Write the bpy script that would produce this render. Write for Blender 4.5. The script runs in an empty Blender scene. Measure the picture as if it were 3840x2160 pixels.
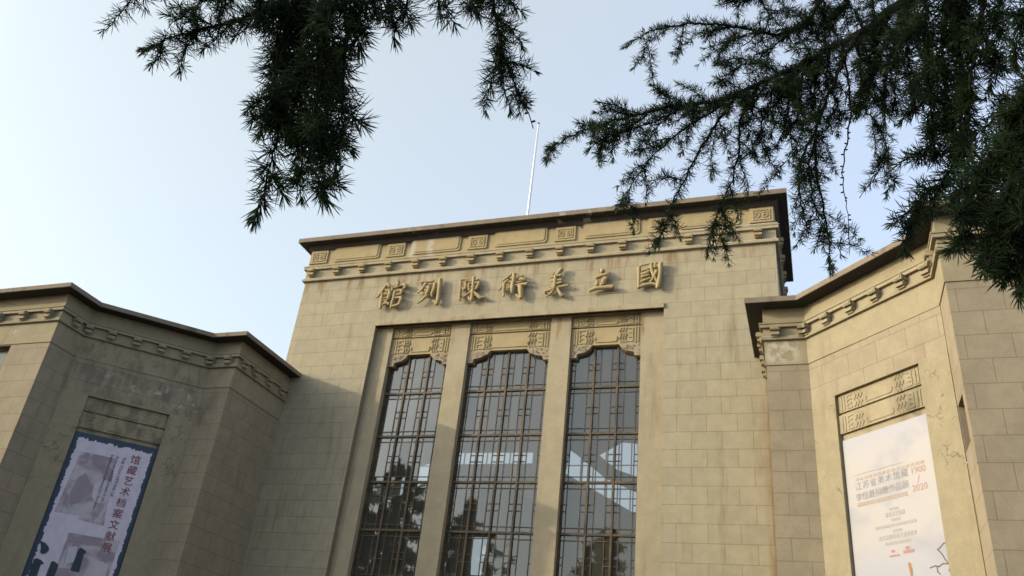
import bpy, bmesh, math, random
import numpy as np
from mathutils import Vector, Matrix

S = bpy.context.scene
COL = S.collection
G = 1.6                       # eye height: building heights below are measured from the eye, G lifts them off the ground

# ------------------------------------------------------------------ camera
cam_d = bpy.data.cameras.new("camera")
cam = bpy.data.objects.new("camera", cam_d)
COL.objects.link(cam)
S.camera = cam
cam_d.sensor_width = 36.0
cam_d.lens = 3129.006 / 3840 * 36
cam_d.clip_start = 0.05
cam_d.clip_end = 3000
cR = Vector((0.94464, 0.312695, 0.099386)); cU = Vector((0.071846, -0.492684, 0.867238)); cF = Vector((-0.320147, 0.812087, 0.487874))
m = Matrix((cR, cU, -cF)).transposed().to_4x4()
m.translation = Vector((15.8895, -21.3225, G))
cam.matrix_world = m
cam_d.dof.use_dof = True
cam_d.dof.focus_distance = 2.6
cam_d.dof.aperture_fstop = 13.0

# ------------------------------------------------------------------ sky, sun, exposure
SUN_DIR = Vector((2.0, 1.0, -0.69)).normalized()      # the way the light travels: from the left, low
ELEV = math.asin(-SUN_DIR.z)
AZ = math.atan2(-SUN_DIR.x, -SUN_DIR.y)
W = bpy.data.worlds.new("World"); S.world = W; W.use_nodes = True
nt = W.node_tree; nt.nodes.clear()
wo = nt.nodes.new("ShaderNodeOutputWorld"); bg = nt.nodes.new("ShaderNodeBackground"); sky = nt.nodes.new("ShaderNodeTexSky")
sky.sky_type = 'NISHITA'; sky.sun_disc = False
sky.sun_elevation = ELEV; sky.sun_rotation = AZ % (2 * math.pi)
sky.altitude = 0.0; sky.air_density = 1.0; sky.dust_density = 3.5; sky.ozone_density = 1.6
bg.inputs["Strength"].default_value = 0.15
# thin high haze: the whole dome is paler, most of all towards the sun
tc = nt.nodes.new("ShaderNodeTexCoord"); dt = nt.nodes.new("ShaderNodeVectorMath"); dt.operation = 'DOT_PRODUCT'; dt.inputs[1].default_value = -SUN_DIR
nt.links.new(tc.outputs["Generated"], dt.inputs[0])
mr = nt.nodes.new("ShaderNodeMapRange"); mr.interpolation_type = 'SMOOTHSTEP'; mr.inputs[1].default_value = -.45; mr.inputs[2].default_value = .62
nt.links.new(dt.outputs["Value"], mr.inputs[0])
hz = nt.nodes.new("ShaderNodeMix"); hz.data_type = 'RGBA'; hz.inputs[6].default_value = (1.98, 2.14, 2.42, 1); hz.inputs[7].default_value = (2.1, 2.1, 1.6, 1)
nt.links.new(mr.outputs[0], hz.inputs[0])
ad = nt.nodes.new("ShaderNodeMix"); ad.data_type = 'RGBA'; ad.blend_type = 'ADD'; ad.inputs[0].default_value = 1.0
nt.links.new(sky.outputs[0], ad.inputs[6]); nt.links.new(hz.outputs[2], ad.inputs[7])
# bright aureole round the sun itself (behind the viewer's left shoulder)
mr2 = nt.nodes.new("ShaderNodeMapRange"); mr2.interpolation_type = 'SMOOTHSTEP'; mr2.inputs[1].default_value = .60; mr2.inputs[2].default_value = .95
nt.links.new(dt.outputs["Value"], mr2.inputs[0])
au = nt.nodes.new("ShaderNodeMix"); au.data_type = 'RGBA'; au.inputs[6].default_value = (0, 0, 0, 1); au.inputs[7].default_value = (6.0, 5.9, 5.2, 1)
nt.links.new(mr2.outputs[0], au.inputs[0])
ad2 = nt.nodes.new("ShaderNodeMix"); ad2.data_type = 'RGBA'; ad2.blend_type = 'ADD'; ad2.inputs[0].default_value = 1.0
nt.links.new(ad.outputs[2], ad2.inputs[6]); nt.links.new(au.outputs[2], ad2.inputs[7])
nt.links.new(ad2.outputs[2], bg.inputs[0]); nt.links.new(bg.outputs[0], wo.inputs[0])
sun_d = bpy.data.lights.new("sun", 'SUN'); sun = bpy.data.objects.new("sun", sun_d); COL.objects.link(sun)
sun_d.energy = 2.35; sun_d.angle = math.radians(0.55); sun_d.color = (1.0, 0.88, 0.60)
sun.rotation_euler = SUN_DIR.to_track_quat('-Z', 'Y').to_euler()
sun.location = (-40, -40, 40)
S.view_settings.view_transform = 'Standard'; S.view_settings.look = 'None'
S.view_settings.exposure = 0.6; S.view_settings.gamma = 1.0
S.cycles.max_bounces = 8; S.cycles.transparent_max_bounces = 12
try:
    S.cycles.use_denoising = True
except Exception:
    pass

# ------------------------------------------------------------------ materials
def newmat(name):
    mt = bpy.data.materials.new(name); mt.use_nodes = True
    n = mt.node_tree; n.nodes.clear()
    out = n.nodes.new("ShaderNodeOutputMaterial"); b = n.nodes.new("ShaderNodeBsdfPrincipled")
    n.links.new(b.outputs[0], out.inputs[0])
    return mt, n, b, out

def N(n, kind, **kw):
    x = n.nodes.new("ShaderNode" + kind)
    for k, v in kw.items():
        if k in x.inputs: x.inputs[k].default_value = v
        else: setattr(x, k, v)
    return x

def mixrgb(n, fac, a, b, mode='MIX'):
    x = n.nodes.new("ShaderNodeMix"); x.data_type = 'RGBA'; x.blend_type = mode
    for sock, v in ((x.inputs[0], fac), (x.inputs[6], a), (x.inputs[7], b)):
        if isinstance(v, (int, float)): sock.default_value = v
        elif isinstance(v, tuple): sock.default_value = v if len(v) == 4 else v + (1,)
        else: n.links.new(v, sock)
    return x.outputs[2]

def mathn(n, op, a, b=None, clamp=False):
    x = n.nodes.new("ShaderNodeMath"); x.operation = op; x.use_clamp = clamp
    for i, v in enumerate((a, b)):
        if v is None: continue
        if isinstance(v, (int, float)): x.inputs[i].default_value = v
        else: n.links.new(v, x.inputs[i])
    return x.outputs[0]

def ramp(n, fac, lo, hi):
    x = n.nodes.new("ShaderNodeMapRange"); x.interpolation_type = 'SMOOTHSTEP'
    x.inputs[1].default_value = lo; x.inputs[2].default_value = hi
    n.links.new(fac, x.inputs[0])
    return x.outputs[0]

def pos_scaled(n, sc):
    g = n.nodes.new("ShaderNodeNewGeometry")
    v = n.nodes.new("ShaderNodeVectorMath"); v.operation = 'MULTIPLY'; v.inputs[1].default_value = sc
    n.links.new(g.outputs[0], v.inputs[0])
    return v.outputs[0], g

def noise(n, vec, scale, detail=4, rough=.55, dist=0):
    x = N(n, "TexNoise", Scale=scale, Detail=detail, Roughness=rough, Distortion=dist)
    n.links.new(vec, x.inputs["Vector"])
    return x.outputs["Fac"]

def stone(name, base, brick=None, stain=(.135,.092,.05), stain_amt=.5, dark=.3, white=None, rust=None, crack=None, soot_shade=None, bump=.35, rough=.88, joint=.66):
    """weathered artificial stone; brick=(width,height,mortar) uses UV laid out in metres"""
    base = tuple(min(.8, x * 1.30) for x in base)
    mt, n, b, out = newmat(name)
    p1, geo = pos_scaled(n, (1, 1, 1))
    pst, _ = pos_scaled(n, (1.6, 1.6, .22))
    big = noise(n, p1, .55, 3); mid = noise(n, p1, 3.2, 5, .6); fine = noise(n, p1, 26, 4, .65); streak = noise(n, pst, 1.7, 5, .6)
    c0 = base; c1 = tuple(x * .93 for x in base); c2 = tuple(min(1, x * 1.05) for x in base)
    col = mixrgb(n, ramp(n, mid, .35, .68), c1, c2)
    col = mixrgb(n, mathn(n, 'MULTIPLY', ramp(n, streak, .52, .74), stain_amt), col, stain)
    col = mixrgb(n, mathn(n, 'MULTIPLY', ramp(n, big, .54, .72), dark), col, tuple(x * .62 for x in base))
    fin = mixrgb(n, ramp(n, fine, .25, .75), (.93, .93, .93), (1.05, 1.05, 1.05))
    col = mixrgb(n, 1.0, col, fin, 'MULTIPLY')
    height = mathn(n, 'MULTIPLY', fine, .25)
    height = mathn(n, 'ADD', height, mathn(n, 'MULTIPLY', mid, .35))
    if brick:
        w, h, mo = brick
        uv = n.nodes.new("ShaderNodeUVMap")
        br = N(n, "TexBrick", Scale=1.0)
        br.inputs["Mortar Size"].default_value = mo; br.inputs["Mortar Smooth"].default_value = .25
        br.inputs["Brick Width"].default_value = w; br.inputs["Row Height"].default_value = h
        br.inputs["Color1"].default_value = (.95, .95, .955, 1); br.inputs["Color2"].default_value = (1.03, 1.025, 1.01, 1)
        br.inputs["Mortar"].default_value = (joint, joint * .93, joint * .84, 1)
        n.links.new(uv.outputs[0], br.inputs["Vector"])
        col = mixrgb(n, 1.0, col, br.outputs["Color"], 'MULTIPLY')
        height = mathn(n, 'SUBTRACT', height, mathn(n, 'MULTIPLY', br.outputs["Fac"], 1.1))
    sep = n.nodes.new("ShaderNodeSeparateXYZ"); n.links.new(geo.outputs[0], sep.inputs[0])
    def region(r):
        """soft box in world space times a noise threshold"""
        (x0, x1, y0, y1, z0, z1, soft, th) = r
        acc = None
        for k, (lo, hi) in enumerate(((x0, x1), (y0, y1), (z0 + G, z1 + G))):
            a = ramp(n, sep.outputs[k], lo - soft, lo + soft); c = mathn(n, 'SUBTRACT', 1.0, ramp(n, sep.outputs[k], hi - soft, hi + soft))
            q = mathn(n, 'MULTIPLY', a, c)
            acc = q if acc is None else mathn(n, 'MULTIPLY', acc, q)
        return acc, th
    for reg in (rust or []):
        a, th = region(reg)
        col = mixrgb(n, mathn(n, 'MULTIPLY', a, mathn(n, 'MULTIPLY', ramp(n, streak, th, th + .22), .8)), col, (.17,.105,.05))
    for reg in (soot_shade or []):       # ragged black crust; on the frieze top also painted cornice shade
        a, th = region(reg[:8]); amt = reg[8] if len(reg) > 8 else .8
        sn = noise(n, pos_scaled(n, (1.0, 1.0, .5))[0], 3.2, 6, .68)
        col = mixrgb(n, mathn(n, 'MULTIPLY', a, mathn(n, 'MULTIPLY', ramp(n, sn, th, th + .2), amt)), col, (.028, .025, .022))
    for reg in (white or []):
        a, th = region(reg)
        wn = noise(n, p1, 4.2, 5, .62, .3)
        col = mixrgb(n, mathn(n, 'MULTIPLY', mathn(n, 'MULTIPLY', a, .62), ramp(n, wn, th, th + .14)), col, (.42,.40,.37))
    for reg in (crack or []):
        a, th = region(reg)
        v = N(n, "TexVoronoi", Scale=3.4); v.feature = 'DISTANCE_TO_EDGE'
        dv = n.nodes.new("ShaderNodeVectorMath"); dv.operation = 'ADD'
        nz = N(n, "TexNoise", Scale=5.0, Detail=4.0); n.links.new(p1, nz.inputs["Vector"])
        sc = n.nodes.new("ShaderNodeVectorMath"); sc.operation = 'SCALE'; sc.inputs[3].default_value = .3
        n.links.new(nz.outputs["Color"], sc.inputs[0]); n.links.new(p1, dv.inputs[0]); n.links.new(sc.outputs[0], dv.inputs[1])
        n.links.new(dv.outputs[0], v.inputs["Vector"])
        ln = mathn(n, 'SUBTRACT', 1.0, ramp(n, v.outputs[0], .0, .045))
        nm = ramp(n, noise(n, p1, 2.3, 3), th, th + .12)
        f = mathn(n, 'MULTIPLY', mathn(n, 'MULTIPLY', ln, nm), mathn(n, 'MULTIPLY', a, .62))
        col = mixrgb(n, f, col, (.05,.042,.03))
    n.links.new(col, b.inputs["Base Color"])
    b.inputs["Roughness"].default_value = rough
    b.inputs["Specular IOR Level"].default_value = .25
    bp = N(n, "Bump", Strength=bump, Distance=.02); n.links.new(height, bp.inputs["Height"]); n.links.new(bp.outputs[0], b.inputs["Normal"])
    return mt

def plain(name, col, rough=.6, metal=0, var=.0, scale=8, col2=None, spec=.4):
    mt, n, b, out = newmat(name)
    p1, _ = pos_scaled(n, (1, 1, 1))
    f = noise(n, p1, scale, 5, .6)
    c = mixrgb(n, ramp(n, f, .35, .7), tuple(x * (1 - var) for x in col), col2 or tuple(min(1, x * (1 + var)) for x in col))
    n.links.new(c, b.inputs["Base Color"]); b.inputs["Roughness"].default_value = rough; b.inputs["Metallic"].default_value = metal
    b.inputs["Specular IOR Level"].default_value = spec
    return mt

BW = .789; BH = .4823
M = {}
M['block'] = stone("tower block stone", (.230,.208,.155), (BW, BH, .0075), stain_amt=.42, dark=.2,
                   rust=[(-1, 16, -1, 1, 13.25, 13.75, .25, .48), (14.9, 16, -1, 1, 2, 9.4, .12, .34)], white=[(-.4, .5, -.5, .5, 10.0, 10.3, .12, .56)])
M['frieze'] = stone("frieze stone", (.24,.198,.120), stain_amt=.34, dark=.18, soot_shade=[(3.2, 5.0, -1, 1, 14.72, 15.1, .16, .42), (8.8, 11.0, -1, 1, 14.76, 15.1, .14, .42), (-1, 16, -1, 1, 14.84, 15.1, .06, .46)],  # stain patches, plus a full-length strip painting the shade under the cornice
                    white=[(3.66, 3.86, -1, 1, 14.2, 14.95, .06, .34), (4.3, 4.52, -1, 1, 14.2, 14.95, .07, .34), (9.4, 10.3, -1, 1, 14.55, 15.0, .1, .52)])
M['smooth'] = stone("dressed stone", (.235,.204,.147), stain_amt=.34, dark=.18,
                    rust=[(2.9, 12.3, -1, 1, 11.0, 11.8, .25, .45)], white=[(3.7, 4.0, -1, 1, 14.2, 15.0, .06, .40), (4.35, 4.65, -1, 1, 14.2, 15.0, .08, .40), (9.4, 10.3, -1, 1, 14.55, 15.0, .1, .52)])
M['carved'] = stone("carved stone", (.24,.198,.120), stain_amt=.3, dark=.15, white=[(3.66, 3.86, -1, 1, 14.2, 14.95, .06, .34), (4.3, 4.52, -1, 1, 14.2, 14.95, .07, .34)])
M['pattern'] = stone("pitted carved stone", (.205,.172,.128), stain_amt=.5, dark=.4, bump=1.0)
M['wing'] = stone("wing block stone", (.190,.163,.122), (.76, .4775, .0075), stain_amt=.28, dark=.3,
                  white=[(-6, -2, -7, -5.9, 8.75, 9.15, .1, .60), (-2.7, -.5, -5.0, -2.4, 7.65, 8.5, .2, .56)],
                  soot_shade=[(-3.4, -.3, -5.4, -2.3, 7.4, 8.6, .3, .42, .38)])
M['wingsmooth'] = stone("wing smooth stone", (.188,.164,.114), stain_amt=.3, dark=.3,
                        white=[(15.15, 15.85, -3.2, -2.5, 8.62, 9.17, .14, .43), (-6, -2, -7, -5.9, 8.75, 9.15, .1, .60)],
                        crack=[(15, 20, -6, -2, 5.3, 7.45, .2, .50), (-4, 0.2, -6, -2, 4.9, 7.6, .2, .46)],
                        soot_shade=[(-3.4, -.3, -5.4, -2.3, 8.5, 9.2, .2, .44, .4)])
M['wingcarved'] = stone("wing carved stone", (.205,.178,.125), stain_amt=.35, dark=.3, soot_shade=[(-3.4, -.3, -5.4, -2.3, 6.5, 7.6, .1, .42, .45), (17.7, 18.1, -6, -2, 6.5, 7.6, .1, .47, .5)])
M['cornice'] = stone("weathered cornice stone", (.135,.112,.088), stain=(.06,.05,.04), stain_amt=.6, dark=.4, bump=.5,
                     white=[(3.4, 4.9, -1, .1, 15.0, 15.2, .1, .55), (8.9, 10.6, -1, .1, 15.0, 15.2, .15, .52)])
M['soffit'] = stone("soot and shade soffit", (.035,.03,.026), stain=(.03,.025,.022), stain_amt=.6, dark=.4, bump=.4,
                    white=[(3.3, 4.9, -1, .1, 15.0, 15.2, .1, .56), (8.8, 10.6, -1, .1, 15.0, 15.2, .15, .52)])  # soot, with the shade under the eaves deepened in the base colour
M['letter'] = stone("letter stone", (.235,.186,.102), stain_amt=.25, dark=.1, bump=.2)
M['roof'] = plain("roof felt", (.12, .12, .12), .9, var=.2)
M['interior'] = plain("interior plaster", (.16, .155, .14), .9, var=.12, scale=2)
M['bar'] = plain("painted steel glazing bars", (.045, .036, .022), .55, .0, col2=(.11, .068, .03), scale=2.5)
M['pole'] = plain("galvanised pole", (.62, .64, .68), .4, .3, var=.05)

def glass_mat():
    mt, n, b, out = newmat("window glass")
    n.nodes.remove(b)
    gl = N(n, "BsdfGlossy", Roughness=.02); gl.inputs["Color"].default_value = (.92, .96, 1.0, 1)
    tr = n.nodes.new("ShaderNodeBsdfTransparent"); tr.inputs["Color"].default_value = (.42, .43, .41, 1)
    df = n.nodes.new("ShaderNodeBsdfDiffuse"); df.inputs["Color"].default_value = (.24, .235, .20, 1)     # dust on the panes
    lw = N(n, "LayerWeight", Blend=.32)
    f = mathn(n, 'ADD', mathn(n, 'MULTIPLY', lw.outputs["Fresnel"], .55), .065, True)
    m0 = n.nodes.new("ShaderNodeMixShader"); m0.inputs[0].default_value = .16
    n.links.new(tr.outputs[0], m0.inputs[1]); n.links.new(df.outputs[0], m0.inputs[2])
    m1 = n.nodes.new("ShaderNodeMixShader"); n.links.new(f, m1.inputs[0]); n.links.new(m0.outputs[0], m1.inputs[1]); n.links.new(gl.outputs[0], m1.inputs[2])
    n.links.new(m1.outputs[0], out.inputs[0])
    return mt
M['glass'] = glass_mat()
M['greenglass'] = plain("dull green glass", (.10, .125, .115), .12, var=.1, scale=1.5, spec=.04)

# ------------------------------------------------------------------ mesh helpers
def link(name, me, mat, parent=None):
    o = bpy.data.objects.new(name, me); COL.objects.link(o)
    mats = mat if isinstance(mat, (list, tuple)) else [mat]
    for x in mats: me.materials.append(x)
    if parent: o.parent = parent
    return o

def frame(P, d, out):
    P = Vector(P); d = Vector(d).normalized(); out = Vector(out).normalized()
    return lambda s, nn, z: (P + d * s + out * nn + Vector((0, 0, z + G)))

TOW = frame((0, 0, 0), (1, 0, 0), (0, -1, 0))

class MB:
    def __init__(self): self.v = []; self.f = []; self.uv = []; self.mi = []
    def face(self, pts, uv=None, mi=0):
        i = len(self.v); self.v += [tuple(p) for p in pts]; self.f.append(tuple(range(i, i + len(pts))))
        self.uv.append(uv or [(0, 0)] * len(pts)); self.mi.append(mi)
    def box(self, fr, s0, s1, n0, n1, z0, z1, mi=0, taper=0):
        c = [fr(s, nn, z) for z in (z0, z1) for nn in (n0, n1) for s in (s0, s1)]
        if taper:   # chamfered front
            t = taper
            c[2] = fr(s0 + t, n1, z0 + t); c[3] = fr(s1 - t, n1, z0 + t); c[6] = fr(s0 + t, n1, z1 - t); c[7] = fr(s1 - t, n1, z1 - t)
        uvs = [(s, z) for z in (z0, z1) for nn in (n0, n1) for s in (s0, s1)]
        for q in ((0, 1, 3, 2), (4, 6, 7, 5), (0, 4, 5, 1), (2, 3, 7, 6), (0, 2, 6, 4), (1, 5, 7, 3)):
            self.face([c[i] for i in q], [uvs[i] for i in q], mi)
    def prism(self, fr, poly, n0, n1, mi=0):
        k = len(poly)
        self.face([fr(s, n1, z) for s, z in poly], [(s, z) for s, z in poly], mi)
        self.face([fr(s, n0, z) for s, z in reversed(poly)], None, mi)
        for i in range(k):
            a = poly[i]; b2 = poly[(i + 1) % k]
            self.face([fr(a[0], n0, a[1]), fr(b2[0], n0, b2[1]), fr(b2[0], n1, b2[1]), fr(a[0], n1, a[1])], None, mi)
    def bar(self, fr, a, b2, w, n0, n1, mi=0):
        """straight raised line on a wall from a to b2 (s,z)"""
        ax, az = a; bx, bz = b2; L = math.hypot(bx - ax, bz - az); ux, uz = (bx - ax) / L, (bz - az) / L; px, pz = -uz * w / 2, ux * w / 2
        e = w * .5
        P = [(ax - ux * e + px, az - uz * e + pz), (ax - ux * e - px, az - uz * e - pz), (bx + ux * e - px, bz + uz * e - pz), (bx + ux * e + px, bz + uz * e + pz)]
        self.prism(fr, P, n0, n1, mi)
    def build(self, name, mat, parent=None, recalc=True, weld=True):
        me = bpy.data.meshes.new(name)
        me.from_pydata(self.v, [], self.f)
        ul = me.uv_layers.new(name="UVMap")
        flat = [c for q in self.uv for p in q for c in p]
        ul.data.foreach_set("uv", flat)
        me.polygons.foreach_set("material_index", self.mi)
        if recalc or weld:
            bm = bmesh.new(); bm.from_mesh(me)
            if weld: bmesh.ops.remove_doubles(bm, verts=bm.verts, dist=1e-5)
            if recalc: bmesh.ops.recalc_face_normals(bm, faces=bm.faces)
            bm.to_mesh(me); bm.free()
        me.update()
        return link(name, me, mat, parent)

def sweep(mb, path, prof, closed_prof=True, mi=None, vmap=None, caps=True):
    """profile (n outward, z) along a plan path; outward is to the right of travel; mitred corners"""
    P = [Vector((x, y)) for x, y in path]; k = len(P); off = []
    for i in range(k):
        ns = []
        if i > 0: d = (P[i] - P[i - 1]).normalized(); ns.append(Vector((d.y, -d.x)))
        if i < k - 1: d = (P[i + 1] - P[i]).normalized(); ns.append(Vector((d.y, -d.x)))
        if len(ns) == 1: off.append(ns[0])
        else:
            mm = (ns[0] + ns[1]); off.append(mm / (1 + ns[0].dot(ns[1])))
    dist = [0]
    for i in range(1, k): dist.append(dist[-1] + (P[i] - P[i - 1]).length)
    pt = lambda i, q: (P[i].x + off[i].x * q[0], P[i].y + off[i].y * q[0], q[1] + G)
    np_ = len(prof); rng = range(np_ if closed_prof else np_ - 1)
    for i in range(k - 1):
        for j in rng:
            a = prof[j]; c = prof[(j + 1) % np_]
            va = vmap(a[1]) if vmap else a[1]; vc = vmap(c[1]) if vmap else c[1]
            mb.face([pt(i, a), pt(i + 1, a), pt(i + 1, c), pt(i, c)], [(dist[i], va), (dist[i + 1], va), (dist[i + 1], vc), (dist[i], vc)], (mi[j] if mi else 0))
    if closed_prof and caps:
        mb.face([pt(0, q) for q in prof]); mb.face([pt(k - 1, q) for q in reversed(prof)])

def tube(mb, pts, rad, seg=8, squash=None, mi=0, caps=True):
    pts = [Vector(p) for p in pts]; rings = []
    for i, p in enumerate(pts):
        if i == 0: t = pts[1] - pts[0]
        elif i == len(pts) - 1: t = pts[-1] - pts[-2]
        else: t = (pts[i + 1] - pts[i]).normalized() + (pts[i] - pts[i - 1]).normalized()
        t.normalize()
        ref = Vector((0, 1, 0)) if abs(t.y) < .9 else Vector((1, 0, 0))
        a = t.cross(ref).normalized(); b2 = t.cross(a).normalized()
        rings.append([p + (a * math.cos(w) + b2 * math.sin(w)) * rad[i] for w in (2 * math.pi * j / seg for j in range(seg))])
    base = len(mb.v)
    for r in rings: mb.v += [tuple(x) for x in r]
    for i in range(len(rings) - 1):
        for j in range(seg):
            a = base + i * seg + j; b2 = base + i * seg + (j + 1) % seg
            mb.f.append((a, b2, b2 + seg, a + seg)); mb.uv.append([(0, 0)] * 4); mb.mi.append(mi)
    if caps:
        mb.f.append(tuple(base + j for j in range(seg))); mb.uv.append([(0, 0)] * seg); mb.mi.append(mi)
        q = base + (len(rings) - 1) * seg
        mb.f.append(tuple(q + j for j in reversed(range(seg)))); mb.uv.append([(0, 0)] * seg); mb.mi.append(mi)

def smooth(o):
    o.data.polygons.foreach_set("use_smooth", [True] * len(o.data.polygons)); return o

def thing(name, label, cat, loc=(0, 0, 0), group=None):
    o = bpy.data.objects.new(name, None); COL.objects.link(o); o.location = loc
    o["label"] = label; o["category"] = cat
    if group: o["group"] = group
    return o

def adopt(o, root):
    """parent without moving: meshes are built in world space"""
    o.parent = root; o.matrix_parent_inverse = Matrix.Translation(root.location).inverted()
    return o

# ------------------------------------------------------------------ ground
def ground():
    mt, n, b, out = newmat("plaza paving")
    p1, _ = pos_scaled(n, (1, 1, 1))
    br = N(n, "TexBrick", Scale=1.0); br.inputs["Brick Width"].default_value = .6; br.inputs["Row Height"].default_value = .3; br.inputs["Mortar Size"].default_value = .006
    br.inputs["Color1"].default_value = (.075,.072,.068,1); br.inputs["Color2"].default_value = (.095,.09,.084,1); br.inputs["Mortar"].default_value = (.04,.04,.038,1)
    n.links.new(p1, br.inputs["Vector"])
    f = noise(n, p1, .8, 5)
    n.links.new(mixrgb(n, 1.0, br.outputs["Color"], mixrgb(n, f, (.75, .75, .75), (1.15, 1.15, 1.15)), 'MULTIPLY'), b.inputs["Base Color"])
    b.inputs["Roughness"].default_value = .85
    mb = MB(); mb.face([(-700, -700, 0), (700, -700, 0), (700, 700, 0), (-700, 700, 0)])
    o = mb.build("ground", mt); o["kind"] = "structure"
ground()
# ------------------------------------------------------------------ museum
museum = thing("museum_building", "grey-beige stone art museum with tall central block, three lattice windows and two angled wings", "building", (7.6, 0, 0))
def part(mb, name, mat, parent=None, label=None, **kw):
    o = mb.build(name, mat, None, **kw)
    if parent is None: adopt(o, museum)
    else: o.parent = parent
    if label: o["label"] = label
    return o
XL, XR = -.2386, 15.4511
XM = 7.6063; XE, XDC, XCB = 7.5246, 8.4599, 10.9655
YD, YCB, YA = -2.6691, -5.1581, -6.0848
ZL2, ZL1 = 8.56, 9.2038
W0, W5, ZH = 2.885, 12.26, 11.75
TD = 4.7957
# measured course lines (height -> row number)
ROWS = [(-1.6, 30.78), (4.568, 18), (6.494, 14), (8.444, 10), (10.417, 6), (11.9, 3), (13.25, 0), (13.69, -.93), (16, -6)]
def rowv(z):
    for (a, ra), (c, rc) in zip(ROWS, ROWS[1:]):
        if a <= z <= c: return -(ra + (rc - ra) * (z - a) / (c - a)) * BH
    return 0
def wall_sheet(mb, fr, s0, s1, zs, vm, u0=0., nn=0., cuts=()):
    z = sorted(set([zs[0], zs[1]] + [q[0] for q in ROWS if zs[0] < q[0] < zs[1]]))
    for a, c in zip(z, z[1:]):
        mb.face([fr(s0, nn, a), fr(s1, nn, a), fr(s1, nn, c), fr(s0, nn, c)], [(s0 - u0, vm(a)), (s1 - u0, vm(a)), (s1 - u0, vm(c)), (s0 - u0, vm(c))])
U0 = 14.215 - 19 * BW
mb = MB()
wall_sheet(mb, TOW, XL, W0, (-1.6, 13.7), rowv, U0)
wall_sheet(mb, TOW, W5, XR, (-1.6, 13.7), rowv, U0)
wall_sheet(mb, TOW, W0, W5, (ZH, 13.7), rowv, U0)
# returns of the block and its reveals
SIDE_R = frame((XR, 0, 0), (0, 1, 0), (1, 0, 0)); SIDE_L = frame((XL, 0, 0), (0, 1, 0), (-1, 0, 0))
for fr in (SIDE_R, SIDE_L): wall_sheet(mb, fr, 0, TD, (-1.6, 13.7), rowv, .2)
for s in (W0, W5): mb.face([TOW(s, 0, -1.6), TOW(s, -.6, -1.6), TOW(s, -.6, ZH), TOW(s, 0, ZH)])
mb.face([TOW(W0, 0, ZH), TOW(W5, 0, ZH), TOW(W5, -.6, ZH), TOW(W0, -.6, ZH)])
tower_wall = part(mb, "block_wall", M['block'])

# hall behind the windows: rear wall with openings added to draw the pale shapes in the glass, floor, ceiling, side walls
def filled(name, outer, holes, y, mat):
    cu = bpy.data.curves.new(name, 'CURVE'); cu.dimensions = '2D'; cu.fill_mode = 'BOTH'
    for pl in [outer] + holes:
        sp = cu.splines.new('POLY'); sp.points.add(len(pl) - 1)
        for q, (x, z) in zip(sp.points, pl): q.co = (x, z, 0, 1)
        sp.use_cyclic_u = True
    o = bpy.data.objects.new(name, cu); COL.objects.link(o)
    me = bpy.data.meshes.new_from_object(o.evaluated_get(bpy.context.evaluated_depsgraph_get()))
    bpy.data.objects.remove(o); bpy.data.curves.remove(cu)
    me.transform(Matrix(((1, 0, 0, 0), (0, 0, 1, y), (0, 1, 0, G), (0, 0, 0, 1))))
    me.materials.clear()
    ob = link(name, me, mat); adopt(ob, museum); return ob
holes = [[(4.197, 9.10), (7.338, 9.09), (7.357, 8.718), (4.206, 8.697)],
         [(8.355, 9.161), (8.565, 9.024), (9.618, 8.185), (10.669, 7.723), (10.646, 7.042), (9.427, 7.715), (8.254, 8.359)],
         [(9.372, 8.98), (10.129, 9.41), (10.634, 9.358), (10.651, 8.25), (9.95, 8.5)],
         [(1.239, 7.086), (2.721, 7.786), (3.375, 8.179), (3.334, 8.739), (2.78, 8.6), (2.071, 8.038), (1.172, 7.661)],
         [(1.879, 8.794), (1.986, 8.77), (1.992, 8.46), (1.864, 8.461)],
         [(5.2, 6.2), (5.75, 6.2), (5.65, 4.95), (5.3, 4.95)]]
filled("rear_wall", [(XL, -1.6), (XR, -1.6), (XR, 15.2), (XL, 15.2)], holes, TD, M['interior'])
mb = MB()
for x in np.arange(1.2, 10.8, .42): mb.box(TOW, x, x + .035, -4.77, -4.72, 6.9, 9.5)
for z in (7.5, 8.05, 8.6): mb.box(TOW, 1.1, 10.8, -4.765, -4.725, z, z + .03)
part(mb, "added_opening_bars", M['bar'])  # added bars, only there to break up the bright openings
mb = MB()
mb.box(TOW, .6, 14.6, -4.7, -.7, 12.1, 12.3); mb.box(TOW, .6, 14.6, -4.7, -.7, 1.2, 1.4)
mb.box(TOW, .3, .58, -4.7, -.62, -1.6, 12.3); mb.box(TOW, 14.62, 14.9, -4.7, -.62, -1.6, 12.3)
for x in (3.0, 7.5, 12.0): mb.box(TOW, x - .14, x + .14, -4.2, -3.9, 1.4, 12.1)
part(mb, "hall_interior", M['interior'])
mb = MB(); mb.box(TOW, XL + .05, XR - .05, -TD + .05, -.05, 15.0, 15.22)
part(mb, "flat_roof", M['roof'])

TP = [(XL, TD), (XL, 0), (XR, 0), (XR, TD)]
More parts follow.
